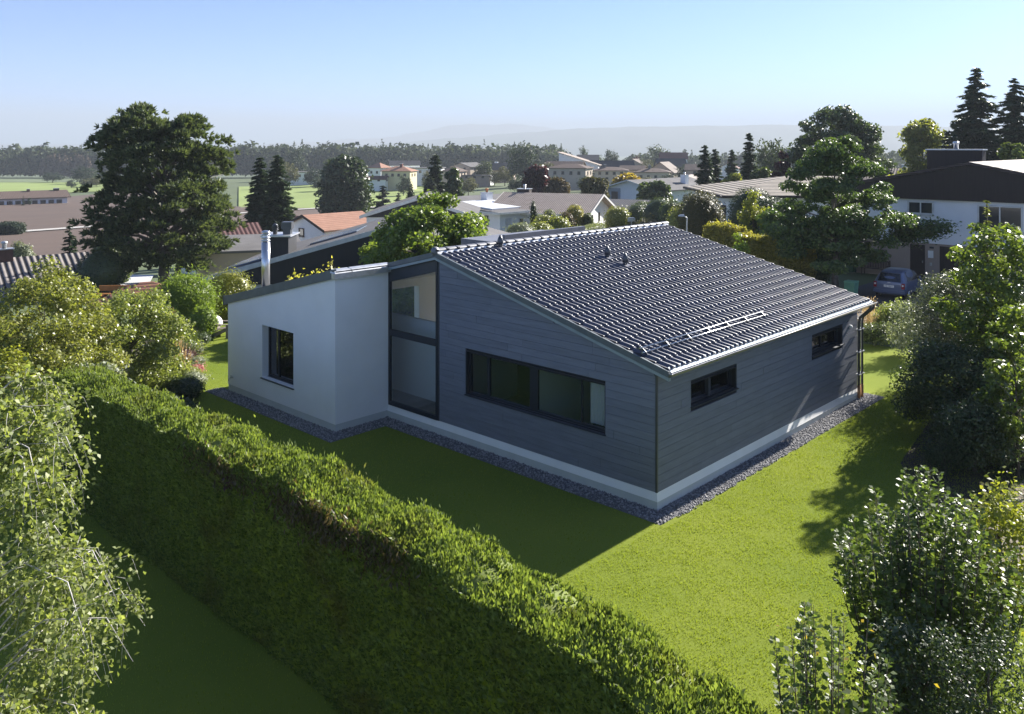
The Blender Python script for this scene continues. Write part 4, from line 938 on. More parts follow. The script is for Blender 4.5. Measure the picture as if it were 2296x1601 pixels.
LM = dict(
 pine = leafmat('pine_needles', (0.0392, 0.0616, 0.0314), (0.1456, 0.1736, 0.0784), .26, .5, .35), spruce = leafmat('spruce_needles', (0.0270, 0.0510, 0.0300), (0.0675, 0.0990, 0.0450), .2, .5, .3),
 spruce_blue = leafmat('blue_spruce_needles', (.040, .055, .048), (.085, .10, .085), .2, .5, .3), yew = leafmat('yew_leaves', (0.0243, 0.0432, 0.0189), (0.0607, 0.0878, 0.0297), .2, .45, .35),
 yewbrown = leafmat('browning_yew_leaves', (0.0403, 0.0517, 0.0184), (0.1150, 0.0978, 0.0345), .25, .5, .3), thuja = leafmat('thuja_sprays', (.075, .105, .026), (.14, .19, .045), .32, .5, .35),
 maple = leafmat('maple_leaves', (.10, .155, .028), (.19, .24, .05), .42, .4, .45), oak = leafmat('oak_leaves', (.075, .11, .022), (.165, .21, .042), .42, .35, .5),
 robinia = leafmat('feathery_leaves', (0.0378, 0.0702, 0.0270), (0.1148, 0.1688, 0.0432), .33, .45, .4), dark = leafmat('dark_leaves', (0.0378, 0.0607, 0.0270), (0.0878, 0.1188, 0.0432), .3, .4, .45),
 mid = leafmat('green_leaves', (.055, .08, .024), (.12, .15, .045), .35, .42, .45), yellow = leafmat('yellow_green_leaves', (.15, .18, .028), (.30, .30, .05), .42, .42, .4),
 olive = leafmat('olive_leaves', (0.1440, 0.1680, 0.0384), (0.2880, 0.2880, 0.0720), .38, .4, .5), grey = leafmat('grey_green_leaves', (0.1320, 0.1540, 0.0990), (0.2750, 0.2970, 0.1980), .3, .5, .4),
 hazel = leafmat('hazel_leaves', (0.0633, 0.0978, 0.0253), (0.1380, 0.1840, 0.0483), .42, .44, .5), glossy = leafmat('glossy_leaves', (0.0420, 0.0600, 0.0336), (0.1020, 0.1140, 0.0660), .28, .38, .6),
 birch = leafmat('birch_leaves', (0.1265, 0.1667, 0.0403), (0.2875, 0.3105, 0.1035), .40, .36, .5), birch_pale = leafmat('pale_birch_leaves', (.10, .135, .038), (.30, .33, .12), .40, .5, .4), purple = leafmat('copper_beech_leaves', (.035, .014, .018), (.085, .035, .035), .3, .4, .4, (1.8, 1, .9)),
 brown = leafmat('brownish_leaves', (.06, .045, .026), (.13, .095, .045), .3, .45, .4), autumn = leafmat('autumn_leaves', (.26, .17, .03), (.36, .28, .05), .4, .45, .4),
 cypress = leafmat('gold_cypress_sprays', (.13, .19, .030), (.24, .31, .055), .4, .45, .4), vine = leafmat('golden_vine_leaves', (.30, .29, .05), (.50, .45, .10), .45, .4, .4),
 hedgegold = leafmat('hornbeam_leaves', (.15, .15, .030), (.34, .30, .075), .45, .42, .45), straw = leafmat('straw_grass', (.42, .30, .14), (.62, .48, .26), .35, .6, .2, (1.3, 1.2, 1)),
 red = leafmat('red_leaves', (.25, .035, .022), (.40, .07, .04), .35, .5, .4, (1.6, 1, .8)), pink = leafmat('pink_flowers', (.42, .14, .14), (.60, .30, .28), .3, .6, .3, (1.3, 1.1, 1.1)),
 far1 = leafmat('far_leaves', (.040, .058, .026), (.085, .105, .045), .25, .6, .2), far2 = leafmat('far_olive', (.075, .078, .036), (.13, .125, .055), .25, .6, .2),
 far3 = leafmat('far_dark', (0.0260, 0.0442, 0.0312), (0.0585, 0.0780, 0.0468), .2, .6, .2), forest = leafmat('forest_leaves', (0.0270, 0.0459, 0.0324), (0.0878, 0.1053, 0.0540), .2, .7, .1), deadwood = leafmat('bare_wood', (.11, .08, .065), (.17, .13, .10), .1, .8, .1),
)
def make_shoots(name, label, m, px, dep, ytop, wpx, ns, nl, ls, seed, cat='shrub', fan=.75):
    """shrub of upright shoots, each set with broad leaves"""
    r = np.random.default_rng(seed); x, y = at(px, dep); z = tz(x, y); h = zt(ytop, dep) - z; w_ = wpx * dep / K / 2
    o = empty(name, (x, y, z)); tag(o, label, cat); b = MB(); ch = []
    for k in range(ns):
        a = r.uniform(0, 6.28); q = r.random() ** .5; tip = np.array([math.cos(a) * q * w_, math.sin(a) * q * w_, h * (1.0 - .42 * q ** 2.2) * r.uniform(.84, 1.02)]); p0 = np.array([math.cos(a) * q * w_ * .3, math.sin(a) * q * w_ * .3, 0.])
        mid = p0 * (1 - fan) + tip * fan; mid[2] = tip[2] * .55; b.tube([p0, mid, tip], [.014, .009, .003], 5)
        t = 1 - r.random(nl) ** 1.3 * .85; t2 = t[:, None]; P = (1 - t2) ** 2 * p0 + 2 * t2 * (1 - t2) * mid + t2 ** 2 * tip
        aa = r.random(nl) * 6.28; side = np.stack([np.cos(aa), np.sin(aa), .25 + .3 * r.random(nl)], 1); L = ls * r.uniform(.7, 1.25, nl) * (1.05 - .35 * t ** 4)
        P = P + side * (L * r.uniform(.5, 1.1, nl))[:, None]; N = unit(np.array([0, 0, .8]) + rv(r, nl) * .75 + side * .2); ch.append(blades(P, unit(side + rv(r, nl) * .3), N, L, L * .82, .12))
    b.build('stems', M['bark'], o); link('leaves', leafmesh('leaves', m, *ch), o); return o
# ---- far woods: one mass each
def wood(name, px0, px1, d0, d1, n, hmin, hmax, seed, con=.6, m='forest', front=0):
    r = np.random.default_rng(seed); ch = []
    for k in range(n):
        px = r.uniform(px0, px1); dep = r.uniform(d0, d1) if k % 3 else r.uniform(d0, d0 + (d1 - d0) * .15); x, y = at(px, dep); z = tz(x, y); h = r.uniform(hmin, hmax) * (1.12 if r.random() < .12 else 1)
        if r.random() < con:
            c = 70; t = r.random(c) ** .8; a = r.random(c) * 6.28; R_ = h * .15 * (1 - t) + .2
            P = np.stack([np.cos(a)*R_, np.sin(a)*R_, h * (.12 + .88 * t)], 1); N = unit(np.stack([np.cos(a), np.sin(a), np.full(c, .5)], 1) + rv(r, c) * .5)
            L = (1 - t) * 1.6 + .7; D = unit(np.stack([np.cos(a)*.5, np.sin(a)*.5, np.full(c, -.6)], 1) + rv(r, c) * .3)
            ch.append(blades(P + [x, y, z], D, N, L * 1.5, L * .9))
        else:
            c = 80; d = rv(r, c); f = lump(d, r, .2); P = d * f[:, None] * np.array([h*.26, h*.26, h*.36]) * (.75 + .25 * r.random(c))[:, None]; P[:, 2] += h * .62
            ch.append(rand_leaves(r, P + [x, y, z], d, h * .13, .75))
    tag(link(name, leafmesh(name, LM[m], *ch)), kind='stuff')
wood('forest', -260, 470, 560, 680, 620, 17, 22, 1, .55)
wood('forest', 470, 1260, 560, 700, 700, 17, 23, 2, .62)
wood('forest', 1180, 1270, 520, 600, 60, 12, 17, 3, .3)
wood('forest', 1405, 1700, 640, 800, 300, 14, 20, 4, .35)
wood('forest', 1700, 2400, 600, 800, 300, 15, 22, 5, .45)
wood('bare_thicket', 92, 215, 552, 560, 40, 12, 17, 6, 1.0, 'deadwood')

# ---- single trees in the distance: a few shapes, copied
def proto(seed, kind, h=10., w=8., n=2600, ls=.5, m='far1'):
    r = np.random.default_rng(seed)
    if kind == 'round': V, C = crown_deciduous(r, h, w, h * .10, n, ls, 46, .7, .16, .85, w * .17, .6); tips = C[:6]
    else: V, C = crown_spruce(r, h, w, n, ls, .04, .25, .55, .85, .5); tips = []
    return leafmesh('crown', LM[m], V), trunk_mesh('trunk', M['bark'], h * .7, h * .02, tips, r, .02, 3)
PRO = {('round', i): proto(40 + i, 'round') for i in range(4)}
PRO.update({('spire', i): proto(60 + i, 'spire', 10., 4.4, 2600, .55, 'far3') for i in range(3)})
def far_tree(kind, v, px, dep, ytop, wpx, label, m='far1', group=None, name=None, z0=None):
    x, y = at(px, dep); z = tz(x, y) if z0 is None else z0; h = zt(ytop, dep) - z; cw, tr = PRO[(kind, v)]
    o = empty(name or ('far_tree' if kind == 'round' else 'far_conifer'), (x, y, z), (px * 7.1 + dep) % 6.28); tag(o, label, 'tree', group)
    sw = wpx * dep / K / (8. if kind == 'round' else 4.4); sc_ = (sw, sw, h / 10.)
    for nm, me in (('crown', cw), ('trunk', tr)):
        c = link(nm, me, o); c.scale = sc_
        if nm == 'crown': c.material_slots[0].link = 'OBJECT'; c.material_slots[0].material = LM[m]
    return o
FT = [
 ('round',0,649,330,364,38,'brownish round tree at the wood edge right of the twin spruces','far2'), ('round',1,704,335,376,50,'dark spreading tree beside the flat white villa','far3'),
 ('round',2,742,380,350,38,'tall bright green tree just left of the sequoia','far1'), ('round',3,668,430,334,44,'dark tall tree rising above the flat white villa','far3'),
 ('round',1,622,420,352,40,'greyish tree close behind the taller twin spruce','far2'), ('round',0,800,400,372,30,'small brown tree between sequoia and red pyramid roof','far2'),
 ('round',2,1086,325,358,40,'rounded bright green tree right of the beige gable house','far1'), ('round',3,1108,322,385,30,'olive bush tree at the foot of the rounded green tree','far2'),
 ('round',0,1132,318,372,40,'reddish brown tree before the dark roofed far house','far2'), ('round',1,1170,300,318,66,'very tall broad dark tree in the middle of the far slope','far3'),
 ('spire',0,1204,305,322,30,'slim dark conifer touching the very tall broad tree','far3'), ('round',2,1222,300,362,50,'olive tree right of the slim dark conifer','far2'),
 ('spire',1,1274,390,354,16,'tiny dark conifer left of the single pitched roof','far3'), ('round',3,1307,450,332,26,'lone round tree on the skyline above the single pitched roof','far1'),
 ('round',0,1286,430,352,20,'small dome tree left of the lone skyline tree','far1'), ('round',1,1342,380,348,40,'broad green tree left of the wide black roof','far1'),
 ('round',2,1372,400,333,34,'tall bluish tree directly above the wide black roof','far3'), ('spire',2,1362,402,334,22,'dark conifer leaning into the tall bluish tree','far3'),
 ('round',3,1428,415,352,24,'dark red tree beside the small brown skyline house','purple'), ('round',0,1448,380,356,34,'olive round tree left of the brown shingled gable','far2'),
 ('round',1,1436,300,384,26,'dark bush tree behind the pale house hip roof','far3'), ('round',2,1541,310,366,44,'dark bushy tree right of the brown shingled gable','far3'),
 ('round',3,1470,480,330,60,'big bluish tree at the left of the far wood','far1'), ('spire',0,1519,320,368,18,'narrow spruce beside the shingled gable','far3'),
 ('round',1,1300,262,386,26,'green tree between beige hip roof and single pitched roof','far1'), ('round',0,1255,240,404,40,'bush tree under the beige hip roof house','far3'),
 ('round',2,1345,270,398,26,'small green tree left of the cream house','far1'), ('round',3,956,290,386,24,'yellowish tree before the long white house','far2'),
 ('round',0,118,420,386,40,'dark tree group member at the edge of the pale meadow','far3'), ('round',1,188,400,372,56,'large dark tree left of the pine beyond the field','far3'),
 ('round',2,232,360,388,44,'light green tree peeking out left behind the pine','far1'), ('round',3,160,345,404,22,'round bush on the crest of the ploughed field','far3'),
 ('round',0,205,352,398,40,'grey willow like tree on the crest beside the round bush','far2'), ('spire',1,52,228,437,7,'small columnar conifer before the farm building','far3'), ('round',3,66,228,444,10,'tiny bush beside the small columnar conifer','far3'),
 ('round',1,1985,150,345,40,'hazy tree behind the white house with chimneys','far1'), ('round',2,1730,190,306,70,'pale feathery tree left of the broad round tree','far1'),
]
FT += [
 ('round',2,1236,250,392,44,'dark bush tree left under the beige hip roof house','far3'), ('round',1,1316,245,394,40,'green tree in the gap left of the cream two storey house','far1'),
 ('spire',2,1330,255,380,24,'dark conifer standing left of the cream two storey house','far3'), ('round',0,1446,250,396,36,'olive tree between the two pale hip roof houses','far2'),
 ('round',3,1502,255,392,46,'dark tree below the brown shingled gable','far3'), ('round',1,1560,250,388,40,'round green tree left of the close dark spruces','far1'),
 ('spire',1,1526,260,372,26,'dark spruce right of the shingled gable house','far3'), ('round',2,1160,240,396,44,'low dark tree in front of the tall broad far tree','far3'),
 ('round',0,1050,250,398,40,'olive tree on the bare slope below the garage row','far2'), ('round',3,905,270,396,34,'dark tree in front of the pale yellow house wall','far3'),
 ('spire',0,1402,330,372,20,'thin conifer above the roof of the cream wing','far3'), ('round',1,1490,330,364,36,'bluish round tree behind the shingled gable','far1'),
 ('round',2,720,300,398,40,'dark bush tree at the top edge of the meadow','far3')]
for i, t_ in enumerate(FT):
    far_tree(t_[0], t_[1], *t_[2:6], t_[6], t_[7], group='distant trees on the slope')
shape_plant('field_bush', 'dark clipped bush on the grass patch in the ploughed field', LM['far3'], 20, 150, 5.4, 3.2, 2.3, 2500, .35, 3)
shape_plant('meadow_hedge', 'dark hedge along the top of the bright meadow', LM['far3'], 760, 362, 34, 3, 3.2, 3500, .7, 4, cat='hedge')
# ---- conifers and trees of the middle distance
make_spruce('right hand tree of the twin dark spruces behind the chimney pipe', LM['spruce'], 622, 96, 345, 112, 36000, .50, 5, power=.62, tier=.5, asp=.42, droop=.34, group='twin spruces')
make_spruce('left and slimmer tree of the twin dark spruces beside the pine', LM['spruce'], 583, 99, 346, 98, 30000, .50, 6, power=.62, tier=.5, asp=.42, droop=.34, group='twin spruces')
make_spruce('small lone spruce in front of the ploughed field', LM['spruce'], 156, 72, 486, 62, 7000, .30, 7, power=.9, tier=.45, droop=.2)
make_tree('sequoia_tree', 'big dense egg shaped sequoia standing before the green meadow', LM['yew'], 775, 165, 351, 112, 14000, .75, 8, base=.02, K=150, amp=.08, asp=.5, rc=1.5, shell=.86, r0=.6)
make_spruce('grey blue cedar right of the sequoia', LM['spruce_blue'], 859, 150, 412, 66, 9000, .75, 9, 'cedar_tree', power=.7, tier=.9, droop=.1)
make_spruce('small open cedar with level branches above the white gable house', LM['spruce_blue'], 893, 155, 428, 36, 3600, .6, 10, 'cedar_tree', power=.8, tier=1.1, droop=.05)
shape_plant('columnar_cypress', 'left crooked columnar cypress above the maple', LM['yew'], 920, 150, 1.4, 1.4, 7.5, 1800, .35, 11, pw=2.2, cat='tree', group='columnar cypresses')
shape_plant('columnar_cypress', 'right slim straight columnar cypress above the maple', LM['yew'], 957, 150, 1.1, 1.1, 8.6, 1800, .35, 12, pw=2.2, cat='tree', group='columnar cypresses')
make_spruce('tall dark cypress like conifer above the maple', LM['yew'], 976, 148, 342, 62, 15000, .75, 13, asp=.42, power=.55, tier=.7, droop=.1)
make_spruce('silvery cedar just left below the tall dark conifer', LM['spruce_blue'], 966, 142, 398, 60, 9000, .7, 14, 'cedar_tree', power=.55, tier=.8, droop=.1)
make_tree('far_tree', 'dark open conifer right of the tall dark conifer', LM['dark'], 1017, 140, 374, 44, 5000, .6, 15, base=.08, K=60, amp=.2)
make_tree('copper_beech', 'dark purple copper beech above the corrugated tan roof', LM['purple'], 1206, 150, 372, 62, 7000, .6, 16, base=.12, K=70)
make_tree('far_tree', 'brownish red tree right of the purple copper beech', LM['brown'], 1252, 145, 402, 58, 5000, .6, 17, base=.1, K=60)
make_tree('juniper_tree', 'brown green juniper behind the corrugated gable roof', LM['yewbrown'], 1333, 135, 388, 60, 7000, .5, 18, base=.02, K=80, amp=.12)
make_tree('far_tree', 'orange yellow autumn tree before the cream house', LM['autumn'], 1406, 178, 392, 68, 6000, .7, 19, base=.1, K=60)
make_tree('far_tree', 'dark pine like shrub tree in front of the big white gabled house', LM['dark'], 1466, 125, 405, 74, 7000, .55, 20, base=.04, K=70)
make_spruce('first of the two close dark spruces on the right slope', LM['spruce'], 1580, 118, 321, 62, 12000, .6, 21, power=.62, tier=.6, asp=.42)
make_spruce('slimmer spruce tucked behind the close dark spruces', LM['spruce'], 1604, 124, 330, 54, 10000, .6, 22, power=.62, tier=.6, asp=.42)
make_spruce('small dark spruce left of the tall slim spruce', LM['spruce'], 1641, 150, 334, 48, 8000, .7, 23, power=.65, tier=.7, asp=.42)
make_spruce('tall slim spruce above the tan hip roof', LM['spruce'], 1680, 112, 294, 60, 14000, .6, 24, power=.65, tier=.6, asp=.42)
make_tree('far_tree', 'yellow green tree beneath the tall slim spruce', LM['olive'], 1640, 108, 388, 60, 5000, .45, 25, base=.05, K=50)
make_tree('far_tree', 'green leafy tree between the slim spruce and the purple tree', LM['mid'], 1712, 110, 366, 64, 6000, .45, 26, base=.05, K=60)
make_tree('purple_tree', 'reddish purple tree behind the tan hip roof ridge', LM['purple'], 1752, 104, 350, 52, 5000, .45, 27, base=.1, K=50)
make_lobed('broad_tree', 'great broad dome shaped tree on the skyline', LM['dark'], 1872, 108, 242, [(.06, 3.6), (.2, 6.1), (.45, 6.3), (.7, 5.4), (.88, 3.4), (1.0, .9)], 40000, .40, 28, 210, 1.25, r0=.4, lob=.10, inner=.45)
make_tree('far_tree', 'yellowish thinning tree left of the dark skyline conifers', LM['olive'], 2070, 112, 248, 96, 8000, .5, 29, base=.1, K=70, amp=.25)
make_spruce('bushy dark conifer between the yellowish tree and tall spruces', LM['yew'], 2128, 100, 284, 92, 12000, .5, 30, power=.5, tier=.6, droop=.1)
make_spruce('tallest dark spruce on the right skyline', LM['spruce'], 2188, 104, 150, 158, 36000, .62, 31, power=.62, tier=.62, droop=.30, lop=.48, gap=.22, asp=.40)
make_spruce('second tall dark spruce at the right picture edge', LM['spruce'], 2274, 102, 174, 158, 32000, .62, 32, power=.62, tier=.62, droop=.30, lop=.48, gap=.22, asp=.40)
make_tree('far_tree', 'light green tree behind the tiled roof at the right edge', LM['mid'], 2268, 72, 318, 70, 4000, .4, 33, base=.2, K=40)
make_tree('far_tree', 'pale shrub tree rising behind the dark gable roof', LM['olive'], 2010, 78, 396, 80, 5000, .4, 34, base=.1, K=50)

# ------------------------------------------------------------------ near garden plants
def vnoise(a, b, s):
    return (np.sin(a*1.7+s) * np.cos(b*2.1+s*1.3) + .6*np.sin(a*3.9+b*1.2+s*2) + .45*np.sin(a*7.3-b*5.1+s*3) + .35*np.cos(b*9.7+a*2.2+s)) / 2.0
def hedge_box(name, label, p0, p1, thick, top, m, n, ls, seed, asp=.42, amp=.08, up=.35, cat='hedge', vertical=.7, z0=None, group=None):
    """clipped hedge along p0-p1; top(u) gives its height above the ground at u metres along it"""
    r = np.random.default_rng(seed); p0 = np.array(p0, float); p1 = np.array(p1, float); Lh = np.linalg.norm(p1 - p0); ax = (p1 - p0) / Lh; nx = np.array([-ax[1], ax[0]])
    o = empty(name, (p0[0], p0[1], tz(*p0) if z0 is None else z0)); tag(o, label, cat, group)
    H_ = float(np.mean([top(u) for u in np.linspace(0, Lh, 9)]))
    wts = np.array([Lh * H_, Lh * H_, Lh * thick * 1.15, thick * H_ * .6, thick * H_ * .6]); k = r.choice(5, n, p=wts / wts.sum())
    u = r.random(n) * Lh; v = r.random(n); tp = np.vectorize(top)(u) if n < 4000 else np.interp(u, np.linspace(0, Lh, 60), [top(q) for q in np.linspace(0, Lh, 60)])
    u = np.where(k == 3, 0.0, np.where(k == 4, Lh, u)); wv = (r.random(n) - .5) * thick
    z = np.where(k == 2, tp, v * tp); t_ = np.where(k == 0, -thick/2, np.where(k == 1, thick/2, wv))
    out = np.zeros((n, 3)); out[k == 0, :2] = -nx; out[k == 1, :2] = nx; out[k == 2, 2] = 1; out[k == 3, :2] = -ax; out[k == 4, :2] = ax
    edge = np.clip((z - tp + .28) / .28, 0, 1) ** 2; t_ = t_ * (1 - .07 * edge * (k < 2)); z = z - np.where(k == 2, .09 * (np.abs(wv) / (thick / 2)) ** 4, 0)
    dsp = vnoise(u + t_, z * 1.3 + t_ * 1.7, seed) * amp + r.normal(size=n) * ls * .30
    dsp = np.where(k == 2, dsp * 1.5 + (r.random(n) < .02) * r.random(n) * ls * 3, dsp)
    P = np.zeros((n, 3)); P[:, :2] = u[:, None] * ax + t_[:, None] * nx; P[:, 2] = z; P += out * dsp[:, None]
    D = unit(out * .55 + np.array([0, 0, vertical]) + rv(r, n) * .55); N = unit(out + rv(r, n) * .75 + np.array([0, 0, up])); L = ls * r.uniform(.65, 1.5, n)
    V = blades(P, D, N, L, L * asp, .12); cs = []
    qs = np.linspace(0, Lh, 40); ci = thick / 2 - amp * .6 - ls * .35
    for q in qs:
        h_ = top(q) - amp * .8 - ls * .4; a = np.clip(q, .12, Lh - .12) * ax
        cs += [(*(a - nx * ci), -.3), (*(a - nx * ci), h_ * .5), (*(a - nx * ci * .92), h_), (*(a + nx * ci * .92), h_), (*(a + nx * ci), h_ * .5), (*(a + nx * ci), -.3)]
    i = np.arange(len(qs) * 6).reshape(-1, 6); F = np.stack([i[:-1, :-1], i[1:, :-1], i[1:, 1:], i[:-1, 1:]], -1).reshape(-1, 4)
    F = np.concatenate([F, [[0, 1, 4, 5], [1, 2, 3, 4], list(i[-1, [0, 1, 4, 5]]), list(i[-1, [1, 2, 3, 4]])]])
    me = npmesh('foliage', np.concatenate([V, np.array(cs)]), np.concatenate([np.arange(len(V)).reshape(-1, 4), F + len(V)]), m)
    link('foliage', me, o); return o
thg = leafmat('hedge_sprays', (.070, .105, .024), (.23, .28, .070), .36, .5, .35, None, (.13, .115, .035), .9)
hg = hedge_box('hedge', 'long clipped conifer hedge running diagonally across the front lawn', (-8.14, 10.9), (-8.10, -9.4), 1.04, lambda u: float(np.interp(u, [0, 10, 14.5, 16.7, 20.3], [2.62, 2.78, 2.58, 2.28, 2.15])) + .06 * math.sin(u * 2.1) + .06 * math.sin(u * 5.3) + .03 * math.sin(u * 11.3), thg, 250000, .068, 21, amp=.058)
# brown and golden patches in that hedge: twiggy dead sprays
r = np.random.default_rng(77); pk = []
for (yy, cnt) in ((-1.2, 500), (-.2, 600), (.7, 500), (2.4, 300), (3.6, 260)):
    n_ = cnt; P = np.stack([-8.66 + r.normal(size=n_) * .05, yy + r.normal(size=n_) * .42, 2.02 + r.normal(size=n_) * .14], 1); D = unit(rv(r, n_) * .6 + [0, 0, .8]); pk.append(blades(P, D, rv(r, n_), np.full(n_, .10), np.full(n_, .03)))
link('dead_sprays', leafmesh('dead_sprays', LM['brown'], *pk), hg, (8.14, -10.9, .46))
P = np.array([-8.70, 2.66, 1.88]) + r.normal(size=(40, 3)) * [.03, .05, .08]
link('red_leaves', leafmesh('red_leaves', LM['purple'], rand_leaves(r, P, np.tile([-1., 0, .3], (40, 1)), .06)), hg, (8.14, -10.9, .46))

# the big pine
def make_pine():
    r = np.random.default_rng(9); dep = 62; x, y = at(368, dep); z = tz(x, y); h = zt(243, dep) - z
    o = empty('pine_tree', (x, y, z)); tag(o, 'huge spreading dark pine standing left of the chimney pipe', 'tree')
    zf = [.10, .22, .35, .5, .65, .8, .92, 1.0]; wf = [3.3, 4.5, 4.9, 4.6, 4.1, 3.2, 1.9, .5]
    tips = []; ch = []; Kp = 300
    f = np.sqrt(r.random(Kp)) * .0 + r.random(Kp) ** .9 * .90 + .10; Rm = np.interp(f, zf, wf); a = r.random(Kp) * 6.28
    rad = Rm * (.35 + .65 * r.random(Kp) ** .55) * (1 + .14 * np.sin(a * 3 + f * 9) + .10 * np.sin(a * 7 - f * 17))
    px_ = rad * np.cos(a); py_ = rad * np.sin(a); pz_ = f * h
    two = (f > .78); px_ += np.where(two, np.where(r.random(Kp) < .55, -1.5, 1.7), 0) ; pz_ -= np.where(two & (px_ > .2), .7, 0)
    C = np.stack([px_ * RT[0] + py_ * FW[0], px_ * RT[1] + py_ * FW[1], pz_], 1)
    for c_, R_ in zip(C, rad):
        pr = r.uniform(.7, 1.35); nt_ = int(22 * pr); q = rv(r, nt_) * (r.random(nt_) ** .5)[:, None] * [pr, pr, pr * .30]; T = c_ + q; out = unit(q * [1, 1, .6] + [c_[0] * .25, c_[1] * .25, .5])
        nn = 16; P = np.repeat(T, nn, 0); O = np.repeat(out, nn, 0); D = unit(O * .8 + rv(r, len(P)) * .75 + [0, 0, .25]); L = r.uniform(.26, .50, len(P))
        ch.append(blades(P + D * L[:, None] * .5, D, rv(r, len(P)), L, L * .27, .05)); tips.append(c_)
    tips = np.array(tips); low = tips[r.choice(len(tips), 46, replace=False)]
    b = trunk_mesh('trunk', M['bark_grey'], h * .86, .40, low, r, .03, 8, .15); link('trunk', b, o)
    b2 = trunk_mesh('stem', M['bark_grey'], h * .6, .24, tips[r.choice(len(tips), 12, replace=False)], r, .05, 6); c = link('trunk', b2, o); c.rotation_euler = (0, R(14), 0); c.location = (.5, -.5, 0)
    link('crown', leafmesh('crown', LM['pine'], *ch), o)
make_pine()
make_lobed('maple_tree', 'leafy light green maple behind the ridge of the main house', LM['maple'], 972, 40, 436, [(.12, 2.6), (.35, 3.5), (.6, 3.2), (.82, 2.2), (1.0, .6)], 52000, .16, 12, 250, .60, r0=.16, asp=.75, lob=.14, flat=.6)
rb = make_lobed('feathery_tree', 'tall feathery dark green tree in front of the white gable house', LM['robinia'], 1872, 48.5, 290, [(.20, 2.2), (.30, 3.3), (.45, 3.4), (.6, 2.8), (.75, 2.0), (.9, 1.15), (1.0, .2)], 54000, .19, 13, 165, .70, 'bark_grey', .20, z0=-.62, asp=.48, flat=.48, lob=.32, droop=.14, inner=.25)
r = np.random.default_rng(5); P = np.concatenate([np.array([2.6 + .3*k, -2.7 - .3*k, 2.9 + .12*k]) + r.normal(size=(700, 3)) * [.45, .45, .22] for k in range(6)])
link('low_branch', leafmesh('low_branch', LM['robinia'], rand_leaves(r, P, np.tile([0., 0, 1], (len(P), 1)), .18, .5)), rb)
shape_plant('clipped_yew', 'rounded browning yew behind the far roof corner', LM['yewbrown'], 1571, 64, 3.25, 3.2, 5.0, 9000, .15, 41, pw=2.8, sprig=.05)
shape_plant('clipped_yew', 'tall dark clipped yew below the tan hip roof', LM['yew'], 1686, 70, 3.6, 3.4, 5.3, 9000, .15, 42, pw=2.6)
shape_plant('clipped_yew', 'darker rounded yew next to the feathery tree', LM['yew'], 1724, 63, 3.9, 3.4, 4.6, 9000, .15, 43, pw=2.6)
make_tree('golden_shrub', 'yellow shrub growing between the two dark yews', LM['yellow'], 1690, 61, 424, 62, 3000, .16, 44, base=.15, K=26, cat='shrub', rc=.35)
hedge_box('hedge', 'golden brown clipped hornbeam hedge beyond the far roof edge', at(1592, 55), at(1812, 48), 1.2, lambda u: 3.0 + .12 * math.sin(u * 1.3) + .25 * (u < 2.6), LM['hedgegold'], 22000, .13, 45, asp=.7, amp=.10, vertical=.1)
make_tree('young_shrub', 'bright lime shrub in front of the golden hedge', LM['cypress'], 1660, 46, 508, 38, 1800, .12, 46, base=.05, K=20, cat='shrub', rc=.25)
shape_plant('dark_shrub', 'low dark shrub at the foot of the golden hedge', LM['dark'], 1775, 45, 3.0, 2.0, 1.5, 3500, .13, 47, pw=2.2)
shape_plant('dark_shrub', 'dark bush under the feathery tree beside its trunk', LM['dark'], 1815, 50, 2.6, 2.0, 2.6, 3500, .13, 48, pw=2.2)
# shrubs round the drive in the middle distance
SH = [
 ('topiary_dome','tall egg shaped golden topiary by the pale drive','hedgegold',1289,92,1.95,2.3,3.0), ('topiary_dome','small round topiary right of the egg shaped one','mid',1317,92,1.2,1.3,3.0),
 ('topiary_dome','grey green dome bush below the corrugated eave','grey',1231,95,1.5,1.7,2.6), ('columnar_cypress','narrow dark pencil cypress by the white skylight house','yew',1196,90,.65,2.6,2.2),
 ('garden_shrub','wide variegated bush right of the pencil cypress','olive',1224,88,2.5,1.5,2.2), ('garden_shrub','yellowish bush in the middle of the drive border','yellow',1252,87,2.2,1.2,2.2),
 ('garden_shrub','reddish brown bush beside the egg shaped topiary','brown',1270,89,1.8,1.6,2.2), ('garden_shrub','low yellow green bush just above the roof ridge','yellow',1210,84,2.6,1.0,2.2),
 ('garden_shrub','pale flowering bush above the roof upstand','grey',1165,82,3.0,1.1,2.2), ('garden_shrub','fresh green low bush at the head of the drive','cypress',1340,112,2.0,1.2,2.2),
 ('garden_shrub','big round bush right of the dark garage roof','olive',1385,104,3.1,2.7,2.2), ('garden_shrub','dark bush behind the letter box post','dark',1430,106,3.0,2.6,2.2),
 ('garden_shrub','sunlit bush in front of the grey house side bay','mid',1440,114,3.2,2.8,2.2), ('garden_shrub','large dark bush below the white house with grey roof','dark',1480,100,3.8,3.4,2.4),
 ('garden_shrub','brownish low bush near the far end of the ridge','yewbrown',1455,90,3.2,1.7,2.2), ('garden_shrub','leafy bush left of the browning yew','mid',1510,92,3.2,3.6,2.2),
 ('garden_shrub','clipped dark ball bush above the leafy bushes','yew',1512,104,2.2,1.6,2.4), ('garden_shrub','olive bush behind the browning yew','olive',1530,78,2.6,3.2,2.2),
 ('garden_shrub','small gold dome at the drive kerb','yellow',1366,106,.9,.8,2.2)]
for i, (nm, lb, mt, px, dep, ww, hh, pw) in enumerate(SH):
    shape_plant(nm, lb, LM[mt], px, dep, ww, ww * .9, hh + (1.15 if px < 1330 else .3), 2600, .16, 200 + i, pw=pw, amp=.06 if 'topiary' in nm else .14, asp=.6, sprig=.0 if 'topiary' in nm else .08)
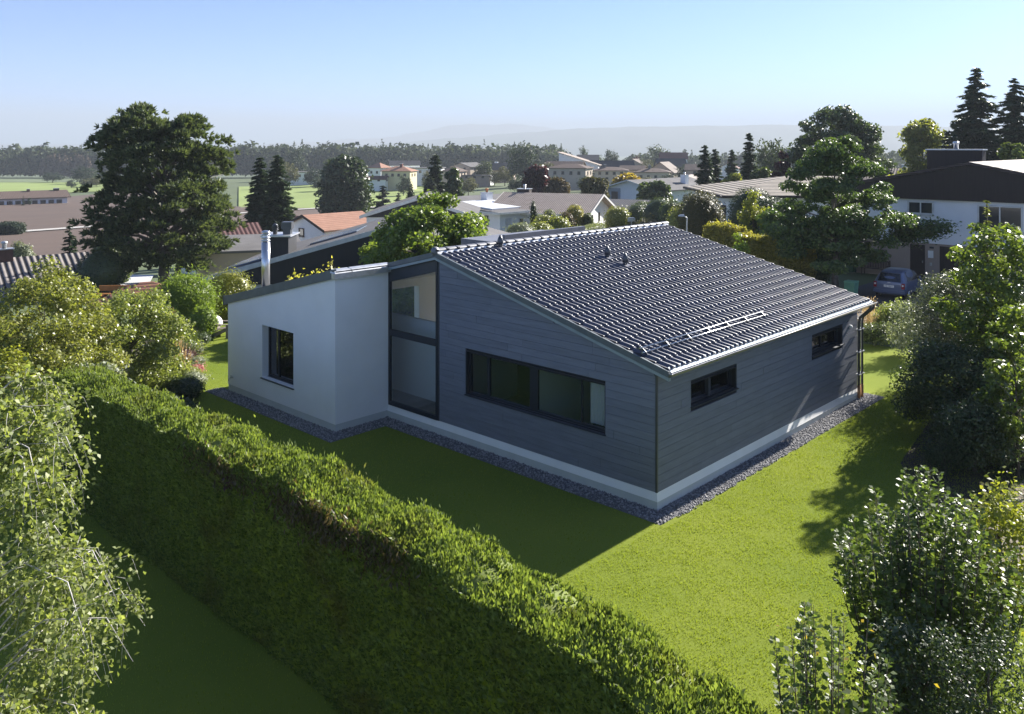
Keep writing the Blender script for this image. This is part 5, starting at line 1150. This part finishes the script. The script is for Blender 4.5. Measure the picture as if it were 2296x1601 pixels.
hedge_box('hedge', 'grey green low clipped hedge along the pale drive', at(1290, 86), at(1347, 92), 1.2, lambda u: 1.25, LM['grey'], 4000, .12, 49, asp=.6)
shape_plant('garden_shrub', 'olive shrub below the dark boarded wall at the house corner', LM['olive'], 512, 40.5, 2.1, 1.8, 2.3, 4500, .10, 50, pw=2.0, amp=.2, sprig=.1)
shape_plant('garden_shrub', 'green leafy bushes between pine foot and pavilion', LM['dark'], 232, 58, 3.4, 2.6, 3.0, 4000, .14, 51, pw=2.0, amp=.2)
shape_plant('garden_shrub', 'pale willow like bush behind the ribbed grey roof', LM['grey'], 50, 74, 1.8, 1.8, 3.6, 2500, .16, 52, pw=2.0, amp=.2)
shape_plant('garden_shrub', 'light green shrub crown left under the pine', LM['mid'], 255, 68, 3.6, 3, 4.2, 4000, .2, 53, pw=2.0, amp=.2)
shape_plant('gold_cypress', 'bright feathery golden green cypress bush at the garden corner', LM['cypress'], 416, 37.5, 2.5, 2.3, 2.4, 14000, .14, 54, pw=2.1, asp=.22, amp=.14, up=.2, sprig=.12)
shape_plant('garden_shrub', 'small lime leaved bush right of the golden cypress', LM['cypress'], 458, 35.5, .95, .9, 1.35, 1600, .11, 55, pw=2.0, amp=.2)
# big bushes of the left garden
make_lobed('garden_tree', 'large yellow green leafy tree at the left edge', LM['olive'], 100, 24.0, 596, [(.03, 1.5), (.25, 1.9), (.5, 1.9), (.75, 1.45), (.9, .9), (1.0, .25)], 44000, .088, 56, 240, .38, asp=.62, lob=.20, flat=.75, droop=.0, r0=.09)
make_lobed('garden_tree', 'big round leafy bush tree by the flower bed', LM['birch'], 296, 27.5, 644, [(.03, 1.2), (.25, 1.5), (.5, 1.55), (.75, 1.25), (.92, .7), (1.0, .3)], 36000, .086, 57, 230, .38, asp=.6, lob=.16, flat=.7, droop=.05, r0=.08)
make_tree('garden_shrub', 'yellowish bush low at the left picture edge', LM['yellow'], 15, 21.5, 770, 150, 6000, .085, 58, base=.03, K=50, cat='shrub', rc=.3)
make_tree('elder_shrub', 'pale leaved elder shrub behind the hedge end', LM['grey'], 200, 21.8, 808, 205, 5200, .15, 59, base=.05, K=46, asp=.45, cat='shrub', rc=.32)
shape_plant('garden_shrub', 'low blue green shrubs between hedge end and lawn', LM['dark'], 345, 24.6, 2.2, 1.6, .75, 4500, .08, 60, pw=2.0, amp=.2)
shape_plant('garden_shrub', 'dark ground cover shrub at the bed tip', LM['dark'], 408, 27.0, 1.1, 1.2, .62, 2600, .08, 61, pw=2.0, amp=.2)
def grass_tuft(label, px, dep, n, h, spread, seed, m, plume=.0, w=.012):
    r = np.random.default_rng(seed); x, y = at(px, dep); a = r.random(n) * 6.28; lean = np.abs(r.normal(size=n)) * spread
    D = unit(np.stack([np.cos(a) * lean, np.sin(a) * lean, np.ones(n)], 1)); L = h * r.uniform(.6, 1.1, n); P = D * L[:, None] * .5 + np.stack([np.cos(a), np.sin(a), 0*a], 1) * (r.random(n) * .10)[:, None]
    ch = [blades(P, D, unit(np.cross(D, rv(r, n))), L, np.full(n, w * (1 if not plume else .7)))]
    o = empty('ornamental_grass', (x, y, tz(x, y))); tag(o, label, 'grass clump')
    link('stems', leafmesh('stems', m, *ch), o)
    if plume:
        k = int(n * .6); T = D[:k] * L[:k, None]; ch = []
        for s in np.linspace(0, 1, 9): ch.append(blades(T - D[:k] * (s * plume) + r.normal(size=(k, 3)) * .012, unit(D[:k] + rv(r, k) * .35), rv(r, k), np.full(k, .085), np.full(k, .022)))
        link('plume', leafmesh('plume', LM['straw'], *ch), o)
grass_tuft('tall straw coloured plume grass at the back of the bed', 379, 32.2, 110, 1.75, .16, 62, LM['straw'], .55); grass_tuft('second straw plume grass standing in front of the taller one', 396, 30.6, 110, 1.55, .17, 63, LM['straw'], .5)
grass_tuft('small plume grass among the lavender', 413, 29.6, 34, 1.0, .30, 64, LM['straw'], .35); grass_tuft('fine green grass clump in the bed middle', 428, 33.4, 420, .85, .45, 65, LM['mid']); grass_tuft('green strappy grass at the front of the bed', 398, 27.4, 320, .7, .7, 66, LM['mid'], w=.02)
grass_tuft('straw plume grass by the far right house corner', 1948, 35.0, 130, 1.7, .16, 67, LM['straw'], .6)
BD = [('purple leaved mound in the flower bed','purple',413,31.0,.95,.55), ('clipped blue grey mound nearest the garden chair','grey',466,36.2,1.0,.62), ('grey green ball plant on the lawn edge','grey',437,32.6,.62,.38), ('second grey green ball below the red grass','dark',447,34.2,.8,.5),
      ('white leaved low plant beside the pink flowers','grey',434,30.8,.85,.36), ('pink flowering sedum clump','pink',438,29.9,.55,.30), ('pale green leafy clump in the bed front','olive',418,29.0,.9,.45), ('silver leaved shrub at the front bed edge','grey',430,28.1,.95,.55), ('red tinted grass mound under the chair bed','red',449,35.3,.36,.40), ('mauve aster clump behind the blue grey mound','pink',461,37.2,.45,.30), ('low green cover between grass and mounds','mid',421,30.2,1.0,.35), ('green border plants behind the purple mound','mid',405,32.6,1.3,.6), ('lavender row at the rear of the bed','dark',430,35.4,1.2,.6)]
for i, (lb, mt, px, dep, ww, hh) in enumerate(BD): shape_plant('border_plant', lb, LM[mt], px, dep, ww, ww, hh, 1500, .05, 300 + i, pw=2.0, amp=.16, asp=.6, cat='plant', sprig=.15)
# golden creeper above the block roof
V, C = crown_deciduous(np.random.default_rng(70), 1.0, 2.4, .0, 700, .11, 20, .8, .3, .8, .26); P0 = np.array([-.9, 12.2, 2.75])
o = empty('golden_creeper', tuple(P0)); tag(o, 'golden leaved creeper showing above the render block roof edge', 'plant'); r = np.random.default_rng(71); ch = []; b = MB()
for k in range(15):
    yy = 13.15 - k * .17; tp = np.array([-1.0 + r.normal() * .12, yy, 3.25 + (13.2 - yy) * .20 + r.uniform(-.05, .28) + (.35 if k == 13 else 0)]); bs = np.array([-.9, yy + .05, 2.5 + (13.2 - yy) * .2]); b.tube([bs - P0, tp - P0], [.012, .005], 5)
    s = r.random(36)[:, None]; ch.append(rand_leaves(r, bs * (1 - s) + tp * s + r.normal(size=(36, 3)) * .07 - P0, rv(r, 36), .10, .75))
link('leaves', leafmesh('leaves', LM['vine'], *ch), o); b.build('stem', M['bark'], o)
# ---- right side of the lawn
make_tree('glossy_shrub', 'wide dark shrub with glinting small leaves beside the car', LM['glossy'], 2150, 28.0, 612, 240, 30000, .085, 72, base=.02, K=150, asp=.42, amp=.2, rc=.45, shell=.6, cat='shrub')
make_tree('glossy_shrub', 'taller glinting shrub at the right edge behind the oak', LM['glossy'], 2275, 26.5, 612, 190, 18000, .085, 73, base=.02, K=110, asp=.42, amp=.2, rc=.42, shell=.6, cat='shrub')
make_lobed('oak_tree', 'young bright green oak at the right picture edge', LM['oak'], 2236, 24.5, 474, [(.10, 1.2), (.3, 1.5), (.55, 1.45), (.75, 1.1), (.9, .7), (1.0, .2)], 15000, .125, 74, 95, .40, r0=.07, asp=.62, lob=.3, flat=.7)
make_spruce('thin gold tipped conifer poking out above the oak', LM['yellow'], 2213, 25.6, 440, 70, 2200, .16, 75, 'gold_conifer', tier=.22, droop=.3, power=.8)
make_lobed('sapling', 'second bright oak sapling low at the right edge', LM['oak'], 2282, 20.5, 690, [(.15, .8), (.5, .9), (.8, .6), (1.0, .2)], 5200, .12, 76, 42, .30, r0=.04, lob=.3)
make_tree('dark_shrub', 'broad dark shrub shading the lawn right of the house', LM['dark'], 2140, 23.6, 760, 245, 22000, .085, 77, base=.02, K=110, asp=.5, amp=.2, rc=.4, shell=.6, cat='shrub')
make_tree('dark_shrub', 'dark shrub behind the brown path edge', LM['dark'], 2185, 20.8, 900, 170, 11000, .075, 78, base=.02, K=70, asp=.5, amp=.2, rc=.3, cat='shrub')
make_tree('leafy_shrub', 'pale green leafy shrub by the far lawn corner', LM['birch'], 2000, 35.5, 672, 100, 5500, .10, 79, base=.04, K=50, asp=.55, amp=.2, rc=.3, cat='shrub')
make_tree('leafy_shrub', 'low leafy shrub on the bank below the straw grass', LM['mid'], 1962, 34.0, 722, 80, 3000, .09, 80, base=.04, K=34, asp=.55, amp=.2, rc=.25, cat='shrub')
make_tree('leafy_shrub', 'grey leaved shrub between lawn corner and dark shrubs', LM['grey'], 2050, 32.0, 690, 110, 5200, .09, 81, base=.03, K=46, asp=.5, amp=.2, rc=.28, cat='shrub')
shape_plant('ground_cover', 'glinting ground cover plants along the brown path', LM['glossy'], 2262, 21.6, 2.0, 1.6, .8, 4200, .07, 82, pw=2.0, amp=.25, cat='plant', sprig=.1)
make_tree('dwarf_conifer', 'dull dwarf conifer in the shade of the dark shrubs', LM['yew'], 2118, 20.6, 968, 100, 5200, .06, 83, base=.0, K=50, asp=.3, cat='shrub', rc=.22)
make_shoots('hazel_shrub', 'large round hazel with glinting leaves at lower right', LM['hazel'], 2085, 12.2, 1058, 420, 130, 95, .095, 84)
make_shoots('hazel_shrub', 'upright leafy hazel shoots at the bottom of the picture', LM['hazel'], 1862, 9.4, 1325, 330, 40, 75, .082, 85)
make_tree('golden_shrub', 'yellow leaved shrub right of the large hazel', LM['yellow'], 2235, 13.2, 1080, 190, 4200, .07, 86, base=.05, K=60, asp=.7, amp=.2, rc=.22, cat='shrub', flat=1.1)
make_tree('dark_shrub', 'dark small leaved shrub filling the lower right corner', LM['yew'], 2215, 9.8, 1345, 330, 9000, .04, 87, base=.02, K=90, asp=.5, amp=.15, rc=.24, cat='shrub')
make_tree('dark_shrub', 'dark shrub below the large hazel crown', LM['dark'], 2050, 10.6, 1385, 260, 5000, .06, 88, base=.02, K=60, asp=.6, amp=.15, rc=.22, cat='shrub')
r = np.random.default_rng(89); n_ = 14; hz_ = [o for o in bpy.data.objects if o.get('label', '').startswith('upright leafy hazel')][0]
P = np.stack([r.normal(size=n_) * .45, r.normal(size=n_) * .45, r.uniform(2.2, 2.9, n_)], 1); link('orange_leaves', leafmesh('orange_leaves', LM['autumn'], rand_leaves(r, P, rv(r, n_), .05, .8)), hz_)
# birch at lower left
def make_birch():
    r = np.random.default_rng(90); dep = 9.2; x, y = at(-40, dep); o = empty('birch_tree', (x, y, GZ)); tag(o, 'birch with pale bare twigs and small sunlit leaves at lower left', 'tree')
    b = MB(); b.tube([(0, 0, -.3), (.03, .02, 2), (0, 0, 4), (-.05, 0, 6)], [.085, .07, .05, .015], 8); ch = []; tw = MB()
    right = np.array([RT[0], RT[1], 0]); fwd = np.array([FW[0], FW[1], 0])
    for k in range(46):
        z0 = r.uniform(1.0, 5.2); a = r.normal() * 1.0 if k % 4 else r.uniform(-3, 3); dv = right * math.cos(a) + fwd * math.sin(a); Lb = r.uniform(.75, 1.75) * (1.08 - .12 * abs(z0 - 2.0)) * (1.0 if math.cos(a) > 0 else .7); Lb = min(Lb, .35 + (5.55 - z0) * .75)
        p0 = np.array([0, 0, z0]); p1 = p0 + dv * Lb * .5 + [0, 0, Lb * .32]; p2 = p0 + dv * Lb + [0, 0, Lb * .30]; p3 = p0 + dv * Lb * 1.22 + [0, 0, -Lb * .10]
        b.tube([p0, p1, p2, p3], [.010, .008, .006, .003], 5)
        for j in range(15):
            t = r.uniform(.04, 1.0) ** .85; q = (p1 * (1 - t) + p2 * t) if t < .8 else p2 * .6 + p3 * .4; sd = rv(r, 1)[0] * [1, 1, .5]; e = q + sd * r.uniform(.18, .42) + [0, 0, -.08]; e2 = e + sd * .12 + [0, 0, -r.uniform(.15, .45)]
            tw.tube([q, e, e2], [.003, .002, .0012], 4); nl = int(r.integers(24, 42)); s = r.random(nl)[:, None]; P = np.where(s < .5, q * (1 - 2*s) + e * 2*s, e * (2 - 2*s) + e2 * (2*s - 1)) + r.normal(size=(nl, 3)) * .055
            ch.append(rand_leaves(r, P, np.tile([0., 0, .5], (nl, 1)), .056, .74, .3, 1.0))
    b.build('trunk', M['birch_bark'], o); tw.build('twigs', M['birch_bark'], o); link('crown', leafmesh('crown', LM['birch_pale'], *ch), o)
make_birch()
# ---- blades of grass
def grass():
    r = np.random.default_rng(95); n = 330000
    u = r.random(n); x = np.empty(n); y = np.empty(n)
    reg = [(-7.3, 3.0, -9.5, -.5, .40), (3.0, 15.5, -6.5, -.6, .30), (-7.3, -.6, -.5, 9.0, .08), (-7.3, -2.5, 9.0, 17.5, .05), (-2.5, 5.5, 15.8, 26, .07), (-15.5, -8.5, -6, 9.5, .10)]; c = np.cumsum([q[4] for q in reg]); k = np.searchsorted(c, u * c[-1])
    rg_ = np.array(reg)[np.clip(k, 0, len(reg)-1)]; x = rg_[:, 0] + r.random(n) * (rg_[:, 1] - rg_[:, 0]); y = rg_[:, 2] + r.random(n) * (rg_[:, 3] - rg_[:, 2])
    keep = ~((y > -.64) & (y < .2) & (x > -.62)) & ~((x > -.62) & (y > 0) & (y < 15.6)) & ~((x > DX - .6) & (y > B - .62) & (y < E1 + .42)); x = x[keep]; y = y[keep]; n = len(x)
    z = terr(x, y); L = r.uniform(.018, .045, n) * (1 + .35 * vnoise(x * 2, y * 2, 3)); a = r.random(n) * 6.28; ln = r.uniform(.1, .6, n); W = r.uniform(.004, .009, n)
    base = np.stack([x, y, z], 1); d = np.stack([np.cos(a), np.sin(a), 0*a], 1); s = np.stack([-np.sin(a), np.cos(a), 0*a], 1)
    V = np.stack([base - s * W[:, None], base + s * W[:, None], base + d * (ln * L)[:, None] + np.stack([0*a, 0*a, L], 1)], 1).reshape(-1, 3)
    o = link('grass', npmesh('grass', V, np.arange(3 * n).reshape(n, 3), leafmat('grass_blades', (.195, .25, .030), (.275, .325, .042), .40, .5, .3, (1.5, 1.5, .7)))); tag(o, kind='stuff')
grass()

# ------------------------------------------------------------------ things around the houses
def make_car():
    o = empty('parked_car', (33.6, 6.4, -.82 + .02), 0.03); tag(o, 'small grey blue hatchback parked on the drive, seen from behind', 'car')
    paint = mat('car_paint', (.12, .155, .26), .28, .03, 2, metal=.3, coat=.6); dark = mat('car_glass', (.010, .014, .022), .06, .05, 2, spec=.8); rub = mat('car_rubber', (.02, .02, .022), .8)
    # cross sections from the tail (x=0) to the nose; (x, half width low, half width belt, half width roof, z bottom, z belt, z roof)
    S = [(-1.86, .66, .70, .62, .36, .82, .86), (-1.80, .78, .80, .66, .26, .92, 1.00), (-1.62, .81, .82, .58, .22, .98, 1.36), (-1.25, .82, .83, .57, .20, .98, 1.52), (-.5, .82, .83, .60, .20, .96, 1.56), (.2, .82, .83, .58, .20, .95, 1.50), (.75, .82, .82, .55, .20, .94, 1.20), (1.1, .81, .80, .62, .20, .92, .98), (1.55, .78, .76, .62, .22, .82, .88), (1.83, .62, .62, .5, .34, .62, .66)]
    vs = []; 
    for x, a, b_, c, z0, z1, z2 in S:
        half = [(0, z0), (a * .9, z0), (a, z0 + .12), (b_ + .02, (z0 + z1) * .55), (b_, z1), (c + (b_ - c) * .35, z1 + (z2 - z1) * .62), (c, z2 - .04 * (z2 - z1)), (c * .6, z2 + .02), (0, z2 + .03)]
        vs += [(x, -p, q) for p, q in half] + [(x, p, q) for p, q in half[-2:0:-1]]
    n = 16; fs = [(i*n+k, i*n+(k+1) % n, (i+1)*n+(k+1) % n, (i+1)*n+k) for i in range(len(S)-1) for k in range(n)] + [tuple(range(n-1, -1, -1)), tuple((len(S)-1)*n + k for k in range(n))]
    body = MB().add(vs, fs, True).build('body', paint, o); md = body.modifiers.new('smooth', 'SUBSURF'); md.levels = 2; md.render_levels = 2
    MB().hexa([(-1.84, -.60, .97), (-1.84, .60, .97), (-1.80, .60, .97), (-1.80, -.60, .97)], [(-1.585, -.50, 1.40), (-1.585, .50, 1.40), (-1.54, .50, 1.40), (-1.54, -.50, 1.40)]).build('rear_window', dark, o)
    for s in (-1, 1):
        pts = [(-1.35, .99), (.72, .96), (.30, 1.38), (-.30, 1.47), (-1.15, 1.43)]
        v = [(px, s * (.845 - (pz - .95) * .50), pz) for px, pz in pts] + [(px, s * (.80 - (pz - .95) * .50), pz) for px, pz in pts]
        MB().add(v, [(0,1,2,3,4), (9,8,7,6,5)] + [(i, 5+i, 5+(i+1) % 5, (i+1) % 5) for i in range(5)]).build('side_window', dark, o)
        tl = MB().box(-1.865, -1.74, s*.72 - .075, s*.72 + .075, .62, .92).build('tail_light', mat('tail_light_red', (.30, .02, .03), .2), o)
        MB().lathe([(.052, 0), (.05, .02), (.02, .03)], n=10).build('reverse_lamp', M['white'], tl, (-1.866, s*.72, .80)).rotation_euler = (0, R(-90), 0)
        mr = MB().box(.35, .48, s*.86 - .02, s*.98 + .02, .98, 1.10).build('wing_mirror', paint, o)
        for wx in (-1.17, 1.17):
            wh = MB().lathe([(.20, -.09), (.29, -.085), (.30, 0), (.29, .085), (.20, .09)], n=18).build('wheel', rub, o, (wx, s*.74, .29)); wh.rotation_euler = (R(90), 0, 0)
            MB().lathe([(.18, -.094), (.19, .0), (.18, .094)], n=14).build('rim', M['zinc'], wh)
    MB().box(-1.90, -1.80, -.80, .80, .36, .52).build('bumper', paint, o)
    pl = MB().box(-1.885, -1.868, -.26, .26, .66, .78).build('licence_plate', M['white'], o)
    cu = bpy.data.curves.new('plate_text', 'FONT'); cu.body = 'AG 12611'; cu.size = .105; cu.align_x = 'CENTER'; cu.align_y = 'CENTER'; cu.materials.append(M['backing'])
    to = bpy.data.objects.new('plate_letters', cu); col.objects.link(to); bpy.context.view_layer.update(); me = bpy.data.meshes.new_from_object(to.evaluated_get(bpy.context.evaluated_depsgraph_get())); bpy.data.objects.remove(to)
    tx = link('plate_letters', me, pl); tx.location = (-1.889, 0, .72); tx.rotation_euler = (R(90), 0, R(-90))
    MB().box(-1.875, -1.845, -.07, .07, .905, .94).build('badge', M['zinc'], o)
make_car()
def bin_(x, y, m, label):
    o = empty('wheelie_bin', (x, y, tz(x, y) + .06)); tag(o, label, 'bin', 'green bins')
    b = MB().hexa([(-.24, -.22, .06), (.24, -.22, .06), (.24, .22, .06), (-.24, .22, .06)], [(-.30, -.28, 1.0), (.30, -.28, 1.0), (.30, .28, 1.0), (-.30, .28, 1.0)]).build('body', m, o)
    MB().hexa([(-.32, -.30, 1.003), (.32, -.30, 1.003), (.32, .30, 1.003), (-.32, .30, 1.003)], [(-.26, -.26, 1.09), (.30, -.28, 1.06), (.30, .28, 1.06), (-.26, .26, 1.09)]).build('lid', m, o)
    for s in (-1, 1): MB().lathe([(.02, -.03), (.10, -.03), (.10, .03), (.02, .03)], n=12).build('wheel', M['trim'], o, (.24, s * .2, .10)).rotation_euler = (R(90), 0, 0)
gb_ = mat('bin_green', (.03, .085, .05), .5); gl_ = mat('bin_pale_green', (.10, .26, .17), .5)
bin_(40.2, 12.5, gb_, 'left dark green bin standing against the tan wall'); bin_(40.2, 11.75, gb_, 'right dark green bin standing beside its twin'); x_, y_ = at(1909, 45.5); bin_(x_, y_, gl_, 'single pale green bin on the grass before the house')
def bench():
    o = empty('garden_bench', (40.45, 10.2, tz(40.45, 10.2) + .02), R(-90)); tag(o, 'brown wooden bench with curved backrest against the tan wall', 'bench'); m = mat('bench_wood', (.075, .05, .04), .7, .2, 5)
    for i in range(4): MB().box(-.78, .78, -.46 + .12*i, -.36 + .12*i, .42, .45).build('seat_slat', m, o)
    for i in range(15):
        x = -.72 + i * .103; MB().box(x - .03, x + .03, .02, .05, .46, .86 + .10 * math.cos(x * 2.0)).build('back_slat', m, o)
    b = MB(); b.add([(-.78 + 1.56*i/12, y, .84 + .11*math.cos((-.78 + 1.56*i/12)*2.0) + dz) for i in range(13) for y, dz in ((.0, 0), (.07, 0), (.07, .07), (.0, .07))], [(4*i+k, 4*i+(k+1) % 4, 4*i+4+(k+1) % 4, 4*i+4+k) for i in range(12) for k in range(4)] + [(3,2,1,0), (48,49,50,51)]); b.build('top_rail', m, o)
    for x in (-.8, .8):
        for y in (-.42, .04): MB().box(x - .035, x + .035, y - .035, y + .035, 0, .66 if y < 0 else .98).build('leg', m, o)
        MB().box(x - .05, x + .05, -.48, .06, .662, .70).build('armrest', m, o)
bench()
def lamp(px, dep, ytop, label, arm, th=1.0, pm='zinc'):
    x, y = at(px, dep); z = tz(x, y); h = zt(ytop, dep) - z; o = empty('street_lamp', (x, y, z), YR); tag(o, label, 'street lamp', 'street lamps')
    MB().tube([(0, 0, -.2), (0, 0, h * .7), (0, 0, h), (-arm * .5, 0, h + .12)], [.065*th, .05*th, .04*th, .035*th], 8).build('pole', M[pm], o)
    hd = MB().hexa([(-arm - .1, -.13, h + .10), (-arm * .35, -.10, h + .10), (-arm * .35, .10, h + .10), (-arm - .1, .13, h + .10)], [(-arm, -.08, h + .20), (-arm * .4, -.07, h + .22), (-arm * .4, .07, h + .22), (-arm, .08, h + .20)]).build('lamp_head', M['zinc'], o)
    MB().box(-arm - .02, -arm * .5, -.08, .08, h + .07, h + .098).build('lens', M['white'], hd)
lamp(1540, 60, 488, 'street lamp with pale flat head behind the far roof corner', .5); lamp(1816, 49.3, 386, 'street lamp head poking out of the feathery tree', -.6, .55, 'darkmetal')
x_, y_ = at(1416, 99); o = empty('letter_box', (x_, y_, tz(x_, y_) + .1), YR); tag(o, 'grey letter box on a post beside the drive', 'letter box')
MB().box(-.05, .05, -.05, .05, 0, 1.15).build('post', M['zinc'], o); MB().prism([(-.42, 1.15), (.42, 1.15), (.42, 1.5), (.3, 1.62), (-.3, 1.62), (-.42, 1.5)], -.2, .2, 'y').build('box', M['zinc'], o)
# garden chair with a cushion, at the corner of the render block
def chair():
    cx, cy_ = at(501, 35.8); th_ = YR + R(82); o = empty('garden_chair', (cx, cy_, tz(cx, cy_)), th_); tag(o, 'weathered wooden garden chair with slatted reclining back on the lawn', 'chair'); m = M['wood_grey']
    for i in range(5):
        x = -.26 + i * .13; MB().hexa([(x - .055, .30, .30), (x + .055, .30, .30), (x + .055, .325, .30), (x - .055, .325, .30)], [(x - .05, .66, 1.02 + .05*math.cos(x*4)), (x + .05, .66, 1.02 + .05*math.cos(x*4)), (x + .05, .685, 1.02), (x - .05, .685, 1.02)]).build('back_slat', m, o)
        MB().hexa([(-.30, -.35 + i*.13, .42 - i*.03), (.30, -.35 + i*.13, .42 - i*.03), (.30, -.24 + i*.13, .395 - i*.03), (-.30, -.24 + i*.13, .395 - i*.03)], [(-.30, -.35 + i*.13, .445 - i*.03), (.30, -.35 + i*.13, .445 - i*.03), (.30, -.24 + i*.13, .42 - i*.03), (-.30, -.24 + i*.13, .42 - i*.03)]).build('seat_slat', m, o)
    for s in (-1, 1):
        MB().box(s*.38 - .06, s*.38 + .06, -.42, .42, .56, .585).build('armrest', m, o); MB().box(s*.36 - .02, s*.36 + .02, -.40, -.29, 0, .557).build('leg', m, o)
        MB().hexa([(s*.32 - .015, .30, .0), (s*.32 + .015, .30, .0), (s*.32 + .015, .72, .0), (s*.32 - .015, .72, .0)], [(s*.32 - .015, -.38, .36), (s*.32 + .015, -.38, .36), (s*.32 + .015, -.30, .42), (s*.32 - .015, -.30, .42)]).build('leg', m, o)
    MB().box(-.36, .36, .44, .47, .70, .74).build('back_rail', m, o)
    b = MB(); b.lathe([(.02, -.09), (.17, -.075), (.24, -.02), (.24, .02), (.17, .075), (.02, .09)], n=14); c = b.build('cushion', mat('cushion_white', (.72, .70, .66), .9, .05, 8)); c.location = (cx - .22 * math.sin(th_), cy_ + .22 * math.cos(th_), tz(cx, cy_) + .64); c.rotation_euler = (R(62), 0, th_); tag(c, 'plump white cushion leaning on the wooden garden chair', 'cushion')
chair()
x_, y_ = at(252, 49); o = empty('garden_bench', (x_, y_, tz(x_, y_) + .45), YR + .1); tag(o, 'orange brown timber bench left of the pavilion roof', 'bench'); mo = mat('orange_timber', (.42, .17, .04), .6, .15, 4)
for i in range(3): MB().box(-.85, .85, -.3 + .2*i, -.14 + .2*i, .42, .47).build('seat_slat', mo, o)
MB().box(-.85, .85, .32, .37, .55, .85).build('backrest', mo, o)
for s in (-.75, .75): MB().box(s - .05, s + .05, -.25, .37, -.45, .418).build('leg', mo, o)

# ------------------------------------------------------------------ the air
hz = bpy.data.materials.new('haze_air'); hz.use_nodes = True; t = hz.node_tree; t.nodes.remove(t.nodes['Principled BSDF'])
pv = nd(t, 'ShaderNodeVolumePrincipled'); pv.inputs['Color'].default_value = (.54, .60, .665, 1); pv.inputs['Density'].default_value = 0.0003; pv.inputs['Anisotropy'].default_value = 0.05
t.links.new(pv.outputs[0], t.nodes['Material Output'].inputs['Volume'])
hb = MB().box(-9500, 9500, -9500, 9500, -52, 318).build('haze', hz); tag(hb, kind='stuff')
